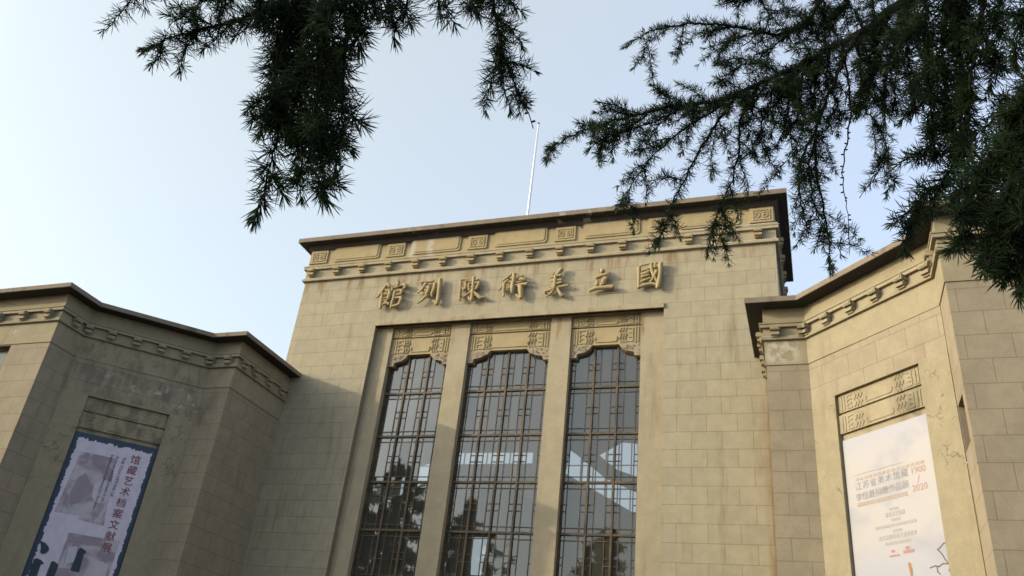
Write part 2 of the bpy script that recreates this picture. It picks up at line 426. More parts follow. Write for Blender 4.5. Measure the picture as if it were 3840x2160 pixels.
# frieze, strings and cornice of the central block
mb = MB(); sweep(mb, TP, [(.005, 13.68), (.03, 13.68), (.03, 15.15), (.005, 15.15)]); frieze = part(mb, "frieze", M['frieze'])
mb = MB()
sweep(mb, TP, [(-.05, 13.665), (.095, 13.665), (.10, 13.73), (.05, 13.795), (-.05, 13.795)])
sweep(mb, TP, [(-.05, 14.115), (.115, 14.115), (.115, 14.205), (.13, 14.215), (.13, 14.245), (.05, 14.27), (-.05, 14.27)])
part(mb, "string_course", M['smooth'])
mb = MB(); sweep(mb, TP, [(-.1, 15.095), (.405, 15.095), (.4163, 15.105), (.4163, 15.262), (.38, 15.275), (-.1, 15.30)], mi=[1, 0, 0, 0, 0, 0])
sweep(mb, TP, [(-.02, 14.90), (.045, 14.90), (.075, 14.925), (.17, 15.097), (-.02, 15.097)], mi=[1] * 5)  # added dark cove, its colour thickens the band of shade below the soffit
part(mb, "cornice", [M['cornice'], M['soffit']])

mb = MB(); tube(mb, [(x, -.10, 14.285 + G + .002 * math.sin(x * 5)) for x in np.linspace(12.35, XR + .10, 14)], [.016] * 14, 6)
part(mb, "lightning_strip", plain("pale strip", (.5, .49, .46), .5), None, "pale metal strip lying along the ledge")

def bracket_mesh(w, zt, prot, mat, name):
    """stepped bracket: square cap with a sunk face and two smaller steps below; local x along wall, -y outward"""
    mb = MB(); fr = lambda s, nn, z: Vector((s, -nn, z)); h = w / 2
    mb.box(fr, -h, h, -.03, prot - .012, zt - .115, zt, 0)
    mb.box(fr, -h + .03, h - .03, -.02, prot, zt - .09, zt - .025, 0)
    mb.box(fr, -h * .86, h * .86, -.03, prot * .55, zt - .165, zt - .1149, 0)
    mb.box(fr, -h * .9, h * .9, -.03, prot * .8, zt - .235, zt - .165, 0)
    mb.box(fr, -h * .8, h * .8, -.03, prot * .5, zt - .275, zt - .235, 0)
    me = bpy.data.meshes.new(name); me.from_pydata(mb.v, [], mb.f); me.materials.append(mat)
    bm = bmesh.new(); bm.from_mesh(me); bmesh.ops.recalc_face_normals(bm, faces=bm.faces); bm.to_mesh(me); bm.free()
    return me
def brackets(parent, spots, w, zt, prot, mat):
    me = bracket_mesh(w, 0, prot, mat, "bracket")
    for (P, out) in spots:
        o = bpy.data.objects.new("bracket", me); COL.objects.link(o)
        o.parent = parent
        o.location = (P[0], P[1], zt + G); o.rotation_euler = (0, 0, math.atan2(out[0], -out[1]))
mb = MB(); sweep(mb, TP, [(.01, 13.795), (.036, 13.795), (.036, 14.115), (.01, 14.115)])
bcourse = part(mb, "bracket_course", M['smooth'])
tb = [((i - .005, -.03), (0, -1)) for i in range(16)]
tb += [((XR + .03, .55 + .98 * i), (1, 0)) for i in range(4)] + [((XL - .03, .55 + .98 * i), (-1, 0)) for i in range(4)]
brackets(bcourse, tb, .235, 14.11, .20, M['carved'])

# frieze ornaments: square meander panels and long framed panels
def outline(mb, fr, s0, s1, z0, z1, w, n0, n1):
    mb.box(fr, s0, s1, n0, n1, z0, z0 + w); mb.box(fr, s0, s1, n0, n1, z1 - w, z1)
    mb.box(fr, s0, s0 + w, n0, n1, z0 + w, z1 - w); mb.box(fr, s1 - w, s1, n0, n1, z0 + w, z1 - w)
FN = .03
for i in range(6):
    s0 = -.235 + 2.999 * i; s1 = s0 + .70
    mb = MB(); z0, z1 = 14.365, 14.90
    mb.box(TOW, s0, s1, FN - .02, FN + .045, z0, z1, taper=.012)
    c = (s0 + s1) / 2; a = FN + .04; e = FN + .066
    outline(mb, TOW, c - .25, c + .25, z0 + .085, z1 - .09, .032, a, e)
    for sg in (-1, 1):      # the two facing hooks
        X = lambda q: c + sg * q
        def bx(q0, q1, za, zb): mb.box(TOW, min(X(q0), X(q1)), max(X(q0), X(q1)), a, e, za, zb)
        bx(.045, .185, z1 - .20, z1 - .165); bx(.155, .187, z0 + .20, z1 - .2); bx(.06, .155, z0 + .165, z0 + .20); bx(.045, .075, z0 + .2, z0 + .30); bx(.075, .125, z0 + .265, z0 + .30)
    part(mb, "meander_panel", M['carved'], frieze)
for i in range(5):
    s0 = .70 + 3.0 * i; s1 = s0 + 1.80
    mb = MB(); z0, z1 = 14.385, 14.95
    ch = .06
    mb.prism(TOW, [(s0 + ch, z0), (s1 - ch, z0), (s1, z0 + ch), (s1, z1), (s0, z1), (s0, z0 + ch)], FN - .02, FN + .035)
    mb.prism(TOW, [(s0 + .07 + ch, z0 + .065), (s1 - .07 - ch, z0 + .065), (s1 - .07, z0 + .065 + ch), (s1 - .07, z1 - .03), (s0 + .07, z1 - .03), (s0 + .07, z0 + .065 + ch)], FN + .03, FN + .055)
    part(mb, "long_panel", M['carved'], frieze)

# lintel over the window group
mb = MB(); mb.box(TOW, W0 - .02, W5 + .01, -.1, .055, ZH, 11.905); part(mb, "lintel", M['smooth'])
# piers
PD = -.19                                   # pier faces stand this far inside the wall plane
PIERS = [(W0, 3.45), (5.53, 6.165), (8.82, 9.455), (11.575, W5)]
for a, c in PIERS:
    mb = MB(); mb.box(TOW, a + (.002 if a == W0 else 0), c - (.002 if c == W5 else 0), -.65, PD, -1.6, ZH - .002)
    part(mb, "pier", M['smooth'])

# carved panels above the windows with stepped brackets
GY = -.44
def carved_tier(mb, fr, s0, s1, z0, z1, n, dp=.024):
    """vertical reeds at the ends, E-shaped fret, zigzag lines, framed centre"""
    Wd = s1 - s0; H = z1 - z0; a = n - .01; e = n + dp; sc = min(1.0, Wd / 2.6)
    for sg, ref in ((1, s0), (-1, s1)):
        X = lambda q: ref + sg * q
        def bx(q0, q1, za, zb): mb.box(fr, min(X(q0), X(q1)), max(X(q0), X(q1)), a, e, za, zb)
        for q in (.05, .125): bx(q, q + .04, z0 + .02, z1 - .02)
        q = .215
        bx(q, q + .03, z0 + .08 * H, z1 - .08 * H)
        for k, t in enumerate((.12, .37, .63, .88)):
            bx(q + .03, q + .03 + (.15 if k in (0, 3) else .12) * sc, z0 + t * H - .017, z0 + t * H + .017)
        for j in range(3):
            q0 = q + .05 + .19 * sc + .088 * j * (.6 + .4 * sc)
            zz = [z0 + t * H for t in (.06, .28, .5, .72, .94)]; xs = [.0, .055, .0, .055, .0]
            for k in range(4): mb.bar(fr, (X(q0 + xs[k]), zz[k]), (X(q0 + xs[k + 1]), zz[k + 1]), .024, a, e)
    cw = Wd * (.24 if Wd > 2.4 else .155); c = (s0 + s1) / 2
    mb.box(fr, c - cw, c + cw, a, e, z0 + .13 * H, z0 + .13 * H + .035)
    mb.box(fr, c - cw - .02, c - cw + .012, a, e, z0 + .13 * H + .035, z0 + .45 * H); mb.box(fr, c + cw - .012, c + cw + .02, a, e, z0 + .13 * H + .035, z0 + .45 * H)
WIN = [(3.45, 5.53), (6.165, 8.82), (9.455, 11.575)]
for s0, s1 in WIN:
    mb = MB(); pn = -.27
    mb.box(TOW, s0 + .001, s1 - .001, -.6, pn, 10.79, 11.355); mb.box(TOW, s0 + .001, s1 - .001, -.6, pn + .005, 11.405, ZH - .003); mb.box(TOW, s0 + .002, s1 - .002, -.6, pn - .05, 11.355, 11.405)
    carved_tier(mb, TOW, s0 + .03, s1 - .03, 10.80, 11.35, pn); carved_tier(mb, TOW, s0 + .03, s1 - .03, 11.41, ZH - .01, pn + .005)
    cp = part(mb, "carved_panel", M['carved'])
    w = .66 if s1 - s0 < 2.4 else .74
    for sg, ref in ((1, s0 + .001), (-1, s1 - .001)):
        pl = [(0, 10.79), (0, 10.40), (.19, 10.40), (.215, 10.52), (.45, 10.575), (w * .87, 10.66), (w, 10.79)]
        pl = [(ref + sg * q, z) for q, z in pl]
        mb = MB(); mb.prism(TOW, pl, -.58, pn + .012)
        rr = random.Random(int(ref * 77))
        for k in range(22):     # small scroll relief
            q = rr.uniform(.04, w * .8); zz = rr.uniform(10.60, 10.76) if q > .2 else rr.uniform(10.45, 10.76)
            L = rr.uniform(.03, .09); an = rr.uniform(0, 3.14)
            mb.bar(TOW, (ref + sg * q, zz), (ref + sg * q + L * math.cos(an) * .6, zz + L * math.sin(an) * .4), .016, pn, pn + .028)
        part(mb, "window_bracket", M['pattern'], cp)

# windows: lattice of glazing bars and slightly uneven panes
TZ = [10.915, 9.511, 8.106, 6.702, 5.298, 3.894, 2.49, 1.086, -.3]
MUL = [[4.125, 4.835], [6.82, 7.485, 8.14], [10.18, 10.885]]
rng = random.Random(5)
for wi, (s0, s1) in enumerate(WIN):
    fr_mb = MB(); thin = MB(); gl = MB()
    e0, e1 = s0 + .002, s1 - .002
    fr_mb.box(TOW, e0, e0 + .045, GY - .05, GY + .06, -.4, 11.0); fr_mb.box(TOW, e1 - .045, e1, GY - .05, GY + .06, -.4, 11.0)
    for z in TZ[1:]: fr_mb.box(TOW, e0 + .045, e1 - .045, GY - .045, GY + .055, z - .03, z + .03)
    for x in MUL[wi]: fr_mb.box(TOW, x - .027, x + .027, GY - .04, GY + .065, -.3, 11.0)
    win = part(fr_mb, "window", M['bar'])
    cols = [e0 + .045] + MUL[wi] + [e1 - .045]
    T = .010
    vs = [e0 + .15, e1 - .15]
    for x in MUL[wi]: vs += [x - .19, x + .19]
    for x in vs: thin.box(TOW, x - T, x + T, GY - .02, GY + .022, -.3, 11.0)
    for k in range(len(TZ) - 1):
        zt, zb = TZ[k], TZ[k + 1]
        hz = [zb + .165]
        hz.append(zt - .165 if k else 10.78 - .02)
        for z in hz: thin.box(TOW, e0 + .045, e1 - .045, GY - .018, GY + .024, z - T, z + T)
        zc = (zt + zb) / 2 + (.0 if k else -.06)
        for z in (zc - .095, zc + .095):
            thin.box(TOW, e0 + .045, e0 + .15, GY - .018, GY + .024, z - T, z + T); thin.box(TOW, e1 - .15, e1 - .045, GY - .018, GY + .024, z - T, z + T)
            for x in MUL[wi]: thin.box(TOW, x - .19, x + .19, GY - .018, GY + .024, z - T, z + T)
        xs = sorted([e0 + .02] + vs + MUL[wi] + [e1 - .02]); zs = sorted([zb] + hz + [zt])
        for a, c in zip(xs, xs[1:]):
            for q, r in zip(zs, zs[1:]):
                tx, tz = rng.gauss(0, .006), rng.gauss(0, .006); hw, hh = (c - a) / 2, (r - q) / 2
                f = lambda sx, sz: TOW(a + hw + sx * hw, GY + tx * sx * hw + tz * sz * hh, q + hh + sz * hh)
                gl.face([f(-1, -1), f(1, -1), f(1, 1), f(-1, 1)])
    part(thin, "lattice_bars", M['bar'], win)
    part(gl, "panes", M['glass'], win, weld=False)

# raised inscription, read right to left
LETTERS = {
 '館': [[(3.096,13.258,0.044),(3.017,13.093,0.05),(2.904,12.888,0.04),(2.79,12.77,0.019)],[(3.096,13.258,0.044),(3.183,13.165,0.052),(3.247,13.117,0.031)],[(3.011,13.05,0.025),(3.146,12.997,0.035),(3.249,12.96,0.031)],[(2.973,12.925,0.037),(2.983,12.769,0.04),(2.992,12.585,0.047),(3.004,12.347,0.034)],[(3.252,12.946,0.047),(3.251,12.804,0.049),(3.214,12.638,0.037)],[(2.991,12.867,0.022),(3.198,12.865,0.025)],[(3.005,12.725,0.022),(3.195,12.738,0.025)],[(3.008,12.64,0.022),(3.203,12.625,0.025)],[(3.044,12.455,0.022),(3.144,12.504,0.034),(3.294,12.506,0.027)],[(3.142,12.588,0.025),(3.288,12.465,0.037)],[(3.472,13.312,0.05),(3.51,13.18,0.056)],[(3.308,13.083,0.037),(3.33,12.968,0.025)],[(3.322,13.082,0.031),(3.456,13.099,0.031),(3.61,13.158,0.037),(3.759,13.159,0.056),(3.788,13.072,0.049),(3.702,13.022,0.022)],[(3.43,12.945,0.035),(3.428,12.734,0.037),(3.402,12.512,0.04),(3.395,12.332,0.031)],[(3.427,12.96,0.025),(3.591,12.961,0.034),(3.69,12.938,0.043),(3.672,12.813,0.037)],[(3.456,12.802,0.025),(3.669,12.827,0.031)],[(3.436,12.691,0.027),(3.585,12.694,0.034),(3.712,12.67,0.046),(3.679,12.477,0.043)],[(3.426,12.385,0.031),(3.585,12.401,0.039),(3.698,12.448,0.037)]],
 '列': [[(4.316,13.226,0.034),(4.358,13.137,0.022)],[(4.319,13.211,0.037),(4.532,13.221,0.031),(4.734,13.211,0.031),(4.78,13.257,0.018)],[(4.53,13.151,0.043),(4.418,12.935,0.034),(4.291,12.82,0.024)],[(4.488,13.0,0.024),(4.634,13.002,0.046),(4.648,12.917,0.051),(4.599,12.726,0.042),(4.484,12.541,0.03),(4.317,12.43,0.017)],[(4.335,12.872,0.022),(4.489,12.748,0.036),(4.532,12.815,0.024)],[(4.599,12.809,0.042),(4.624,12.654,0.034)],[(4.84,13.125,0.043),(4.845,12.928,0.051),(4.796,12.738,0.042),(4.822,12.653,0.022)],[(5.02,13.25,0.061),(5.026,13.039,0.051),(5.036,12.76,0.051),(5.048,12.511,0.054),(5.028,12.349,0.048)],[(5.023,12.377,0.046),(4.849,12.486,0.022)]],
 '陳': [[(5.752,13.191,0.036),(5.78,12.897,0.036),(5.786,12.622,0.038),(5.813,12.43,0.03)],[(5.772,13.189,0.03),(6.008,13.169,0.026),(5.918,13.065,0.03),(5.962,12.937,0.036),(5.915,12.804,0.038),(5.813,12.895,0.024)],[(6.199,13.235,0.046),(6.201,13.069,0.042),(6.212,12.793,0.042),(6.213,12.589,0.042),(6.224,12.412,0.045),(6.207,12.346,0.021)],[(6.026,13.125,0.024),(6.196,13.111,0.03),(6.357,13.152,0.033)],[(6.043,12.999,0.034),(6.06,12.874,0.033),(6.099,12.775,0.03)],[(6.043,12.999,0.024),(6.208,13.013,0.024),(6.384,13.039,0.036)],[(6.401,13.01,0.042),(6.356,12.863,0.045),(6.315,12.785,0.03)],[(6.071,12.887,0.018),(6.3,12.895,0.018)],[(6.114,12.76,0.021),(6.315,12.785,0.024)],[(6.193,12.74,0.033),(6.055,12.628,0.033),(5.901,12.532,0.021)],[(6.248,12.708,0.03),(6.393,12.574,0.041),(6.507,12.471,0.047),(6.683,12.471,0.021)],[(6.106,12.529,0.021),(6.145,12.431,0.036),(6.224,12.412,0.035)]],
 '術': [[(7.471,13.247,0.026),(7.357,13.147,0.033),(7.184,13.012,0.019)],[(7.383,13.022,0.041),(7.269,12.923,0.041),(7.172,12.782,0.029),(7.087,12.654,0.014)],[(7.272,12.896,0.045),(7.268,12.707,0.045),(7.295,12.463,0.029)],[(7.559,13.239,0.053),(7.565,13.061,0.049),(7.548,12.872,0.049),(7.555,12.683,0.058),(7.556,12.563,0.033)],[(7.401,12.966,0.029),(7.552,12.953,0.033),(7.649,12.972,0.021)],[(7.52,12.902,0.029),(7.461,12.758,0.018),(7.378,12.725,0.014)],[(7.619,13.261,0.018),(7.842,13.146,0.029)],[(7.754,13.031,0.035),(7.891,13.019,0.049),(7.968,12.985,0.037)],[(7.655,12.917,0.016),(7.837,12.942,0.023)],[(7.652,12.823,0.026),(7.811,12.837,0.035),(8.019,12.833,0.049)],[(7.74,12.802,0.033),(7.821,12.728,0.058),(7.851,12.552,0.06),(7.871,12.352,0.049)],[(7.859,12.353,0.041),(7.686,12.485,0.017)],[(7.755,12.774,0.029),(7.792,12.53,0.026)]],
 '美': [[(8.772,13.173,0.028),(8.859,13.111,0.039)],[(9.109,13.271,0.055),(9.019,13.151,0.047),(8.962,13.047,0.031)],[(8.785,13.007,0.025),(8.947,13.03,0.035),(9.108,13.052,0.039)],[(8.812,12.878,0.024),(8.958,12.883,0.031),(9.136,12.895,0.034)],[(8.84,12.73,0.024),(8.968,12.756,0.031),(9.127,12.796,0.038)],[(8.928,13.068,0.044),(8.927,12.868,0.044),(8.927,12.651,0.047)],[(8.78,12.663,0.031),(8.909,12.67,0.034)],[(9.026,12.625,0.028),(9.186,12.656,0.031),(9.362,12.669,0.034)],[(8.93,12.615,0.047),(8.805,12.553,0.044),(8.629,12.514,0.034),(8.65,12.458,0.023)],[(8.916,12.58,0.044),(8.83,12.444,0.034),(8.677,12.331,0.016)],[(9.011,12.608,0.028),(9.103,12.458,0.039),(9.176,12.345,0.046),(9.256,12.339,0.031)]],
 '立': [[(10.368,13.156,0.039),(10.419,13.079,0.062)],[(10.225,12.863,0.043),(10.395,12.92,0.046),(10.582,12.957,0.046),(10.6,12.901,0.031)],[(10.262,12.753,0.039),(10.269,12.61,0.043)],[(10.477,12.859,0.038),(10.467,12.735,0.058),(10.38,12.583,0.038)],[(10.54,12.835,0.046),(10.456,12.63,0.046)],[(10.044,12.417,0.038),(10.228,12.49,0.046),(10.477,12.505,0.049),(10.757,12.499,0.058)]],
 '國': [[(11.529,13.12,0.046),(11.528,12.837,0.039),(11.527,12.574,0.038),(11.539,12.417,0.048)],[(11.581,13.169,0.021),(11.825,13.217,0.027),(12.083,13.228,0.027)],[(12.174,13.184,0.061),(12.162,12.903,0.045),(12.136,12.592,0.052),(12.095,12.371,0.049)],[(11.583,12.448,0.038),(11.823,12.515,0.038),(12.018,12.498,0.037),(12.094,12.44,0.037)],[(11.616,12.988,0.033),(11.783,13.026,0.038),(11.933,13.082,0.03)],[(12.007,13.2,0.027),(12.009,13.075,0.027)],[(11.886,13.176,0.043),(11.904,13.014,0.042),(11.968,12.798,0.042),(12.046,12.634,0.033),(12.092,12.526,0.03)],[(12.057,12.93,0.053),(11.999,12.795,0.042),(11.926,12.645,0.033),(11.867,12.563,0.027)],[(11.604,12.848,0.033),(11.77,12.903,0.045),(11.845,12.949,0.033)],[(11.621,12.776,0.038),(11.832,12.827,0.03)],[(11.58,12.587,0.027),(11.73,12.662,0.03),(11.879,12.718,0.027)]],
}

def catmull(pts, n):
    out = []; k = len(pts)
    P = [np.array(p, float) for p in pts]
    for i in range(k - 1):
        p0 = P[max(i - 1, 0)]; p1 = P[i]; p2 = P[i + 1]; p3 = P[min(i + 2, k - 1)]
        for t in np.linspace(0, 1, n, endpoint=False):
            out.append(.5 * ((2 * p1) + (-p0 + p2) * t + (2 * p0 - 5 * p1 + 4 * p2 - p3) * t * t + (-p0 + 3 * p1 - 3 * p2 + p3) * t ** 3))
    out.append(P[-1]); return out
for ch, strokes in LETTERS.items():
    mb = MB()
    for k, st in enumerate(strokes):
        q = catmull(st, 5) if len(st) > 2 else [np.array(st[0], float) + (np.array(st[-1], float) - np.array(st[0], float)) * t for t in np.linspace(0, 1, 5)]
        # rounded ends
        d0 = (q[0] - q[1])[:2]; d0 = d0 / (np.linalg.norm(d0) + 1e-6); d1 = (q[-1] - q[-2])[:2]; d1 = d1 / (np.linalg.norm(d1) + 1e-6)
        head = [np.append(q[0][:2] + d0 * q[0][2] * c, q[0][2] * s) for c, s in ((.85, .25), (.6, .72), (.3, .93))]
        tail = [np.append(q[-1][:2] + d1 * q[-1][2] * c, q[-1][2] * s) for c, s in ((.3, .93), (.6, .72), (.85, .25))]
        q = head + q + tail
        dep = .125 + .004 * (k % 3)
        tube(mb, [(x, -dep, z + G) for x, z, r in q], [max(.009, r * 1.32) for x, z, r in q], 10)
    # pegs that tie the character to the wall
    xs = [p[0] for s in strokes for p in s]; 
    for st in strokes[::2]:
        x, z, r = st[len(st) // 2]; mb.box(TOW, x - r * .6, x + r * .6, -.05, .10, z - r * .6, z + r * .6)
    o = part(mb, "letter", M['letter'], None, "raised stone character " + ch, weld=False); smooth(o)

# ------------------------------------------------------------------ wings
WROWS = [(-1.6, 21.02), (4.53, 8.1), (5.49, 6.1), (6.44, 4.1), (7.39, 2.1), (8.40, 0.), (8.56, -.34), (12, -8)]
def wrowv(z):
    for (a, ra), (c, rc) in zip(WROWS, WROWS[1:]):
        if a <= z <= c: return -(ra + (rc - ra) * (z - a) / (c - a)) * .4775
    return 0
ROWS_T = ROWS
for sg in (-1, 1):
    ROWS = WROWS
    fA = frame((XM + sg * XCB, YA, 0), (sg, 0, 0), (0, -1, 0)); fB = frame((XM + sg * XCB, YCB, 0), (0, -1, 0), (-sg, 0, 0))
    fC = frame((XM + sg * XDC, YD, 0), (sg, -1, 0), (-sg, -1, 0)); fD = frame((XM + sg * XE, YD, 0), (sg, 0, 0), (0, -1, 0)); fE = frame((XM + sg * XE, .02, 0), (0, -1, 0), (-sg, 0, 0))
    LC = math.hypot(XCB - XDC, YCB - YD); LB = YCB - YA; LD = XDC - XE; LE = .02 - YD; LA = 9.0
    R0, R1, RT = .675, 2.86, 7.555                      # recess in the slanting wall
    mb = MB()
    def ws(fr, a, c, z0, z1, u0): wall_sheet(mb, fr, a, c, (z0, z1), wrowv, u0)
    # front block with a tall window
    if sg < 0:
        ws(fA, 0, 1.40, -1.6, ZL2, .05); ws(fA, 1.40, 4.4, 8.53, ZL2, .05); ws(fA, 4.4, LA, -1.6, ZL2, .05); a0, a1 = 1.40, 4.4
    else:
        ws(fA, 0, 2.6, -1.6, ZL2, .525 - .38); ws(fA, 2.6, 5.6, 8.53, ZL2, .145); ws(fA, 5.6, LA, -1.6, ZL2, .145); a0, a1 = 2.6, 5.6
    for q in (a0, a1): mb.face([fA(q, 0, -1.6), fA(q, -.3, -1.6), fA(q, -.3, 8.53), fA(q, 0, 8.53)])
    mb.face([fA(a0, 0, 8.53), fA(a1, 0, 8.53), fA(a1, -.3, 8.53), fA(a0, -.3, 8.53)])
    # short return with a slit niche
    n0, n1, nz0, nz1 = .05, .66, 5.53, 6.42
    if sg < 0: ws(fB, 0, LB, -1.6, ZL2, .1)
    else:
        ws(fB, 0, LB, -1.6, nz0, .1); ws(fB, 0, LB, nz1, ZL2, .1); ws(fB, 0, n0, nz0, nz1, .1); ws(fB, n1, LB, nz0, nz1, .1)
    # slanting wall: block courses only above the recess
    ws(fC, 0, LC, 7.60, ZL2, .38)
    ws(fD, 0, LD, -1.6, ZL2, .31); ws(fE, 0, LE, -1.6, ZL2, .2)
    # rest of the wing, out of sight
    xo = XM + sg * (XCB + LA)
    bl = [(xo, YA), (xo, 9.0), (XM + sg * XE, 9.0), (XM + sg * XE, TD + .01)]
    for p, q in zip(bl, bl[1:]): mb.face([(p[0], p[1], 0), (q[0], q[1], 0), (q[0], q[1], 10.05 + G), (p[0], p[1], 10.05 + G)])
    wall = part(mb, "wing_wall", M['wing'], None, "shaded wing wall" if sg < 0 else "sunlit wing wall")
    # smooth surround of the recess
    mb = MB()
    for a, c in ((0, R0), (R1, LC)): mb.face([fC(a, .006, -1.6), fC(c, .006, -1.6), fC(c, .006, 7.60), fC(a, .006, 7.60)])
    mb.face([fC(R0, .006, RT), fC(R1, .006, RT), fC(R1, .006, 7.60), fC(R0, .006, 7.60)]); mb.face([fC(0, .006, 7.60), fC(LC, .006, 7.60), fC(LC, -.01, 7.60), fC(0, -.01, 7.60)])
    for q in (R0, R1): mb.face([fC(q, .006, -1.6), fC(q, -.16, -1.6), fC(q, -.16, RT), fC(q, .006, RT)])
    mb.face([fC(R0, .006, RT), fC(R1, .006, RT), fC(R1, -.16, RT), fC(R0, -.16, RT)]); mb.face([fC(R0, -.16, -1.6), fC(R1, -.16, -1.6), fC(R1, -.16, RT), fC(R0, -.16, RT)])
    part(mb, "recess_surround", M['wingsmooth'])
    mb = MB(); e = .003
    for za, zb, nn in ((6.675, 7.085, -.05), (7.15, RT - e, -.075)):
        mb.box(fC, R0 + e, R1 - e, -.15, nn, za, zb); carved_tier(mb, fC, R0 + .03, R1 - .03, za + .01, zb - .02, nn, .013)
    mb.box(fC, R0 + e, R1 - e, -.15, -.12, 7.085, 7.15); mb.box(fC, R0 + e, R1 - e, -.15, -.11, 6.4, 6.675)
    part(mb, "carved_panel", M['wingcarved'])
    if sg > 0:
        mb = MB(); q = .14
        mb.face([fB(n0, -q, nz0), fB(n1, -q, nz0), fB(n1, -q, nz1), fB(n0, -q, nz1)])
        for (a, za, c, zc) in ((n0, nz0, n1, nz0), (n1, nz0, n1, nz1), (n1, nz1, n0, nz1), (n0, nz1, n0, nz0)): mb.face([fB(a, 0, za), fB(c, 0, zc), fB(c, -q, zc), fB(a, -q, za)])
        part(mb, "niche", M['cornice'])
    # window of the front block
    fm = MB(); gl = MB()
    for s in (a0 + .002, a0 + .98, a0 + 1.98, a1 - .062): fm.box(fA, s, s + .06, -.24, -.15, -1.2, 8.52)
    for z in [-.8 + .93 * i for i in range(11)]: fm.box(fA, a0 + .002, a1 - .002, -.23, -.16, z - .025, z + .025)
    wn = part(fm, "window", M['bar'])
    gl.face([fA(a0, -.2, -1.5), fA(a1, -.2, -1.5), fA(a1, -.2, 8.52), fA(a0, -.2, 8.52)]); part(gl, "panes", M['greenglass'], wn)
    mb = MB(); mb.face([fA(a0 - .3, -1.6, -1.6), fA(a1 + .3, -1.6, -1.6), fA(a1 + .3, -1.6, 8.6), fA(a0 - .3, -1.6, 8.6)]); part(mb, "hall_interior", M['interior'])
    # plain band, strings, frieze and cornice follow the bends
    path = [(XM - XCB - LA, YA), (XM - XCB, YA), (XM - XCB, YCB), (XM - XDC, YD), (XM - XE, YD), (XM - XE, -.002)]
    if sg > 0: path = [(2 * XM - x, y) for x, y in reversed(path)]
    mb = MB()
    sweep(mb, path, [(-.03, ZL2), (.022, ZL2), (.022, 9.20), (-.03, 9.20)])
    sweep(mb, path, [(.0, 9.19), (.09, 9.19), (.10, 9.255), (.05, 9.305), (.0, 9.305)])
    sweep(mb, path, [(-.02, 9.51), (.11, 9.51), (.11, 9.585), (.13, 9.595), (.13, 9.625), (.05, 9.65), (-.02, 9.65)])
    sweep(mb, path, [(-.02, 9.64), (.03, 9.64), (.03, 10.08), (-.02, 10.08)])
    part(mb, "wing_frieze", M['wingsmooth'])
    mb = MB(); sweep(mb, path, [(-.02, 9.305), (.036, 9.305), (.036, 9.51), (-.02, 9.51)])
    bc = part(mb, "bracket_course", M['wingsmooth'])
    sp = []
    def add(fr, ss, out):
        for s in ss: q = fr(s, .03, 0); sp.append(((q.x, q.y), out))
    r2 = math.sqrt(.5)
    add(fA, [.34 + .917 * i for i in range(9)], (0, -1)); add(fB, [.46], (-sg, 0)); add(fC, [.06, .74, 1.44, 2.13, 2.82, 3.44], (-sg * r2, -r2)); add(fD, [.24, .85], (0, -1)); add(fE, [.42, 1.15, 1.9, 2.45], (-sg, 0))
    brackets(bc, sp, .21, 9.515, .19, M['wingsmooth'])
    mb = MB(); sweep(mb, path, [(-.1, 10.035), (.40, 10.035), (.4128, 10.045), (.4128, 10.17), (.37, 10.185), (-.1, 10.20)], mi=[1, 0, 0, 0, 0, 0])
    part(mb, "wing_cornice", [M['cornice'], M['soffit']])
    mb = MB(); pl = [(x, y, 10.10 + G) for x, y in (path if sg < 0 else path)] 
    pl += [(XM + sg * XE, 9.0, 10.10 + G), (xo, 9.0, 10.10 + G)] if sg < 0 else [(xo, 9.0, 10.10 + G), (XM + sg * XE, 9.0, 10.10 + G)]
    mb.face(pl); part(mb, "flat_roof", M['roof'])
# low rear range closing the plan
mb = MB(); mb.box(TOW, XM - XE + .05, XM + XE - .05, -8.9, -(TD + .05), -1.6, 5.0); part(mb, "rear_range", M['interior'])

# rods on the roofs
pole = thing("flagpole", "slim white metal flagpole standing on the flat roof of the tall central block", "flagpole", (6.97, 2.0, 15.22 + G))
mb = MB(); tube(mb, [(6.967, 2, 15.2 + G), (6.98, 2, 17 + G), (7.0, 2, 19.2 + G), (7.016, 2, 21.26 + G)], [.05, .045, .04, .033], 10); adopt(smooth(mb.build("pole", M['pole'])), pole)
mb = MB(); tube(mb, [(7.016, 2, 21.26 + G), (7.016, 2, 21.30 + G), (7.016, 2, 21.35 + G)], [.03, .05, .02], 10); adopt(mb.build("finial", M['bar']), pole)
mb = MB(); tube(mb, [(6.967, 2, 15.18 + G), (6.967, 2, 15.3 + G)], [.14, .12], 10); adopt(mb.build("base", M['roof']), pole)
ant = thing("lightning_rod", "very thin pale rod rising from the corner of the left wing roof", "rod", (-3.3, -5.9, 10.18 + G))
mb = MB(); tube(mb, [(-3.3, -5.9, 10.1 + G), (-3.29, -5.9, 10.62 + G)], [.012, .008], 6); adopt(mb.build("rod", M['pole']), ant)
mb = MB(); tube(mb, [(-3.3, -5.9, 10.09 + G), (-3.3, -5.9, 10.2 + G)], [.04, .035], 8); adopt(mb.build("base", M['roof']), ant)
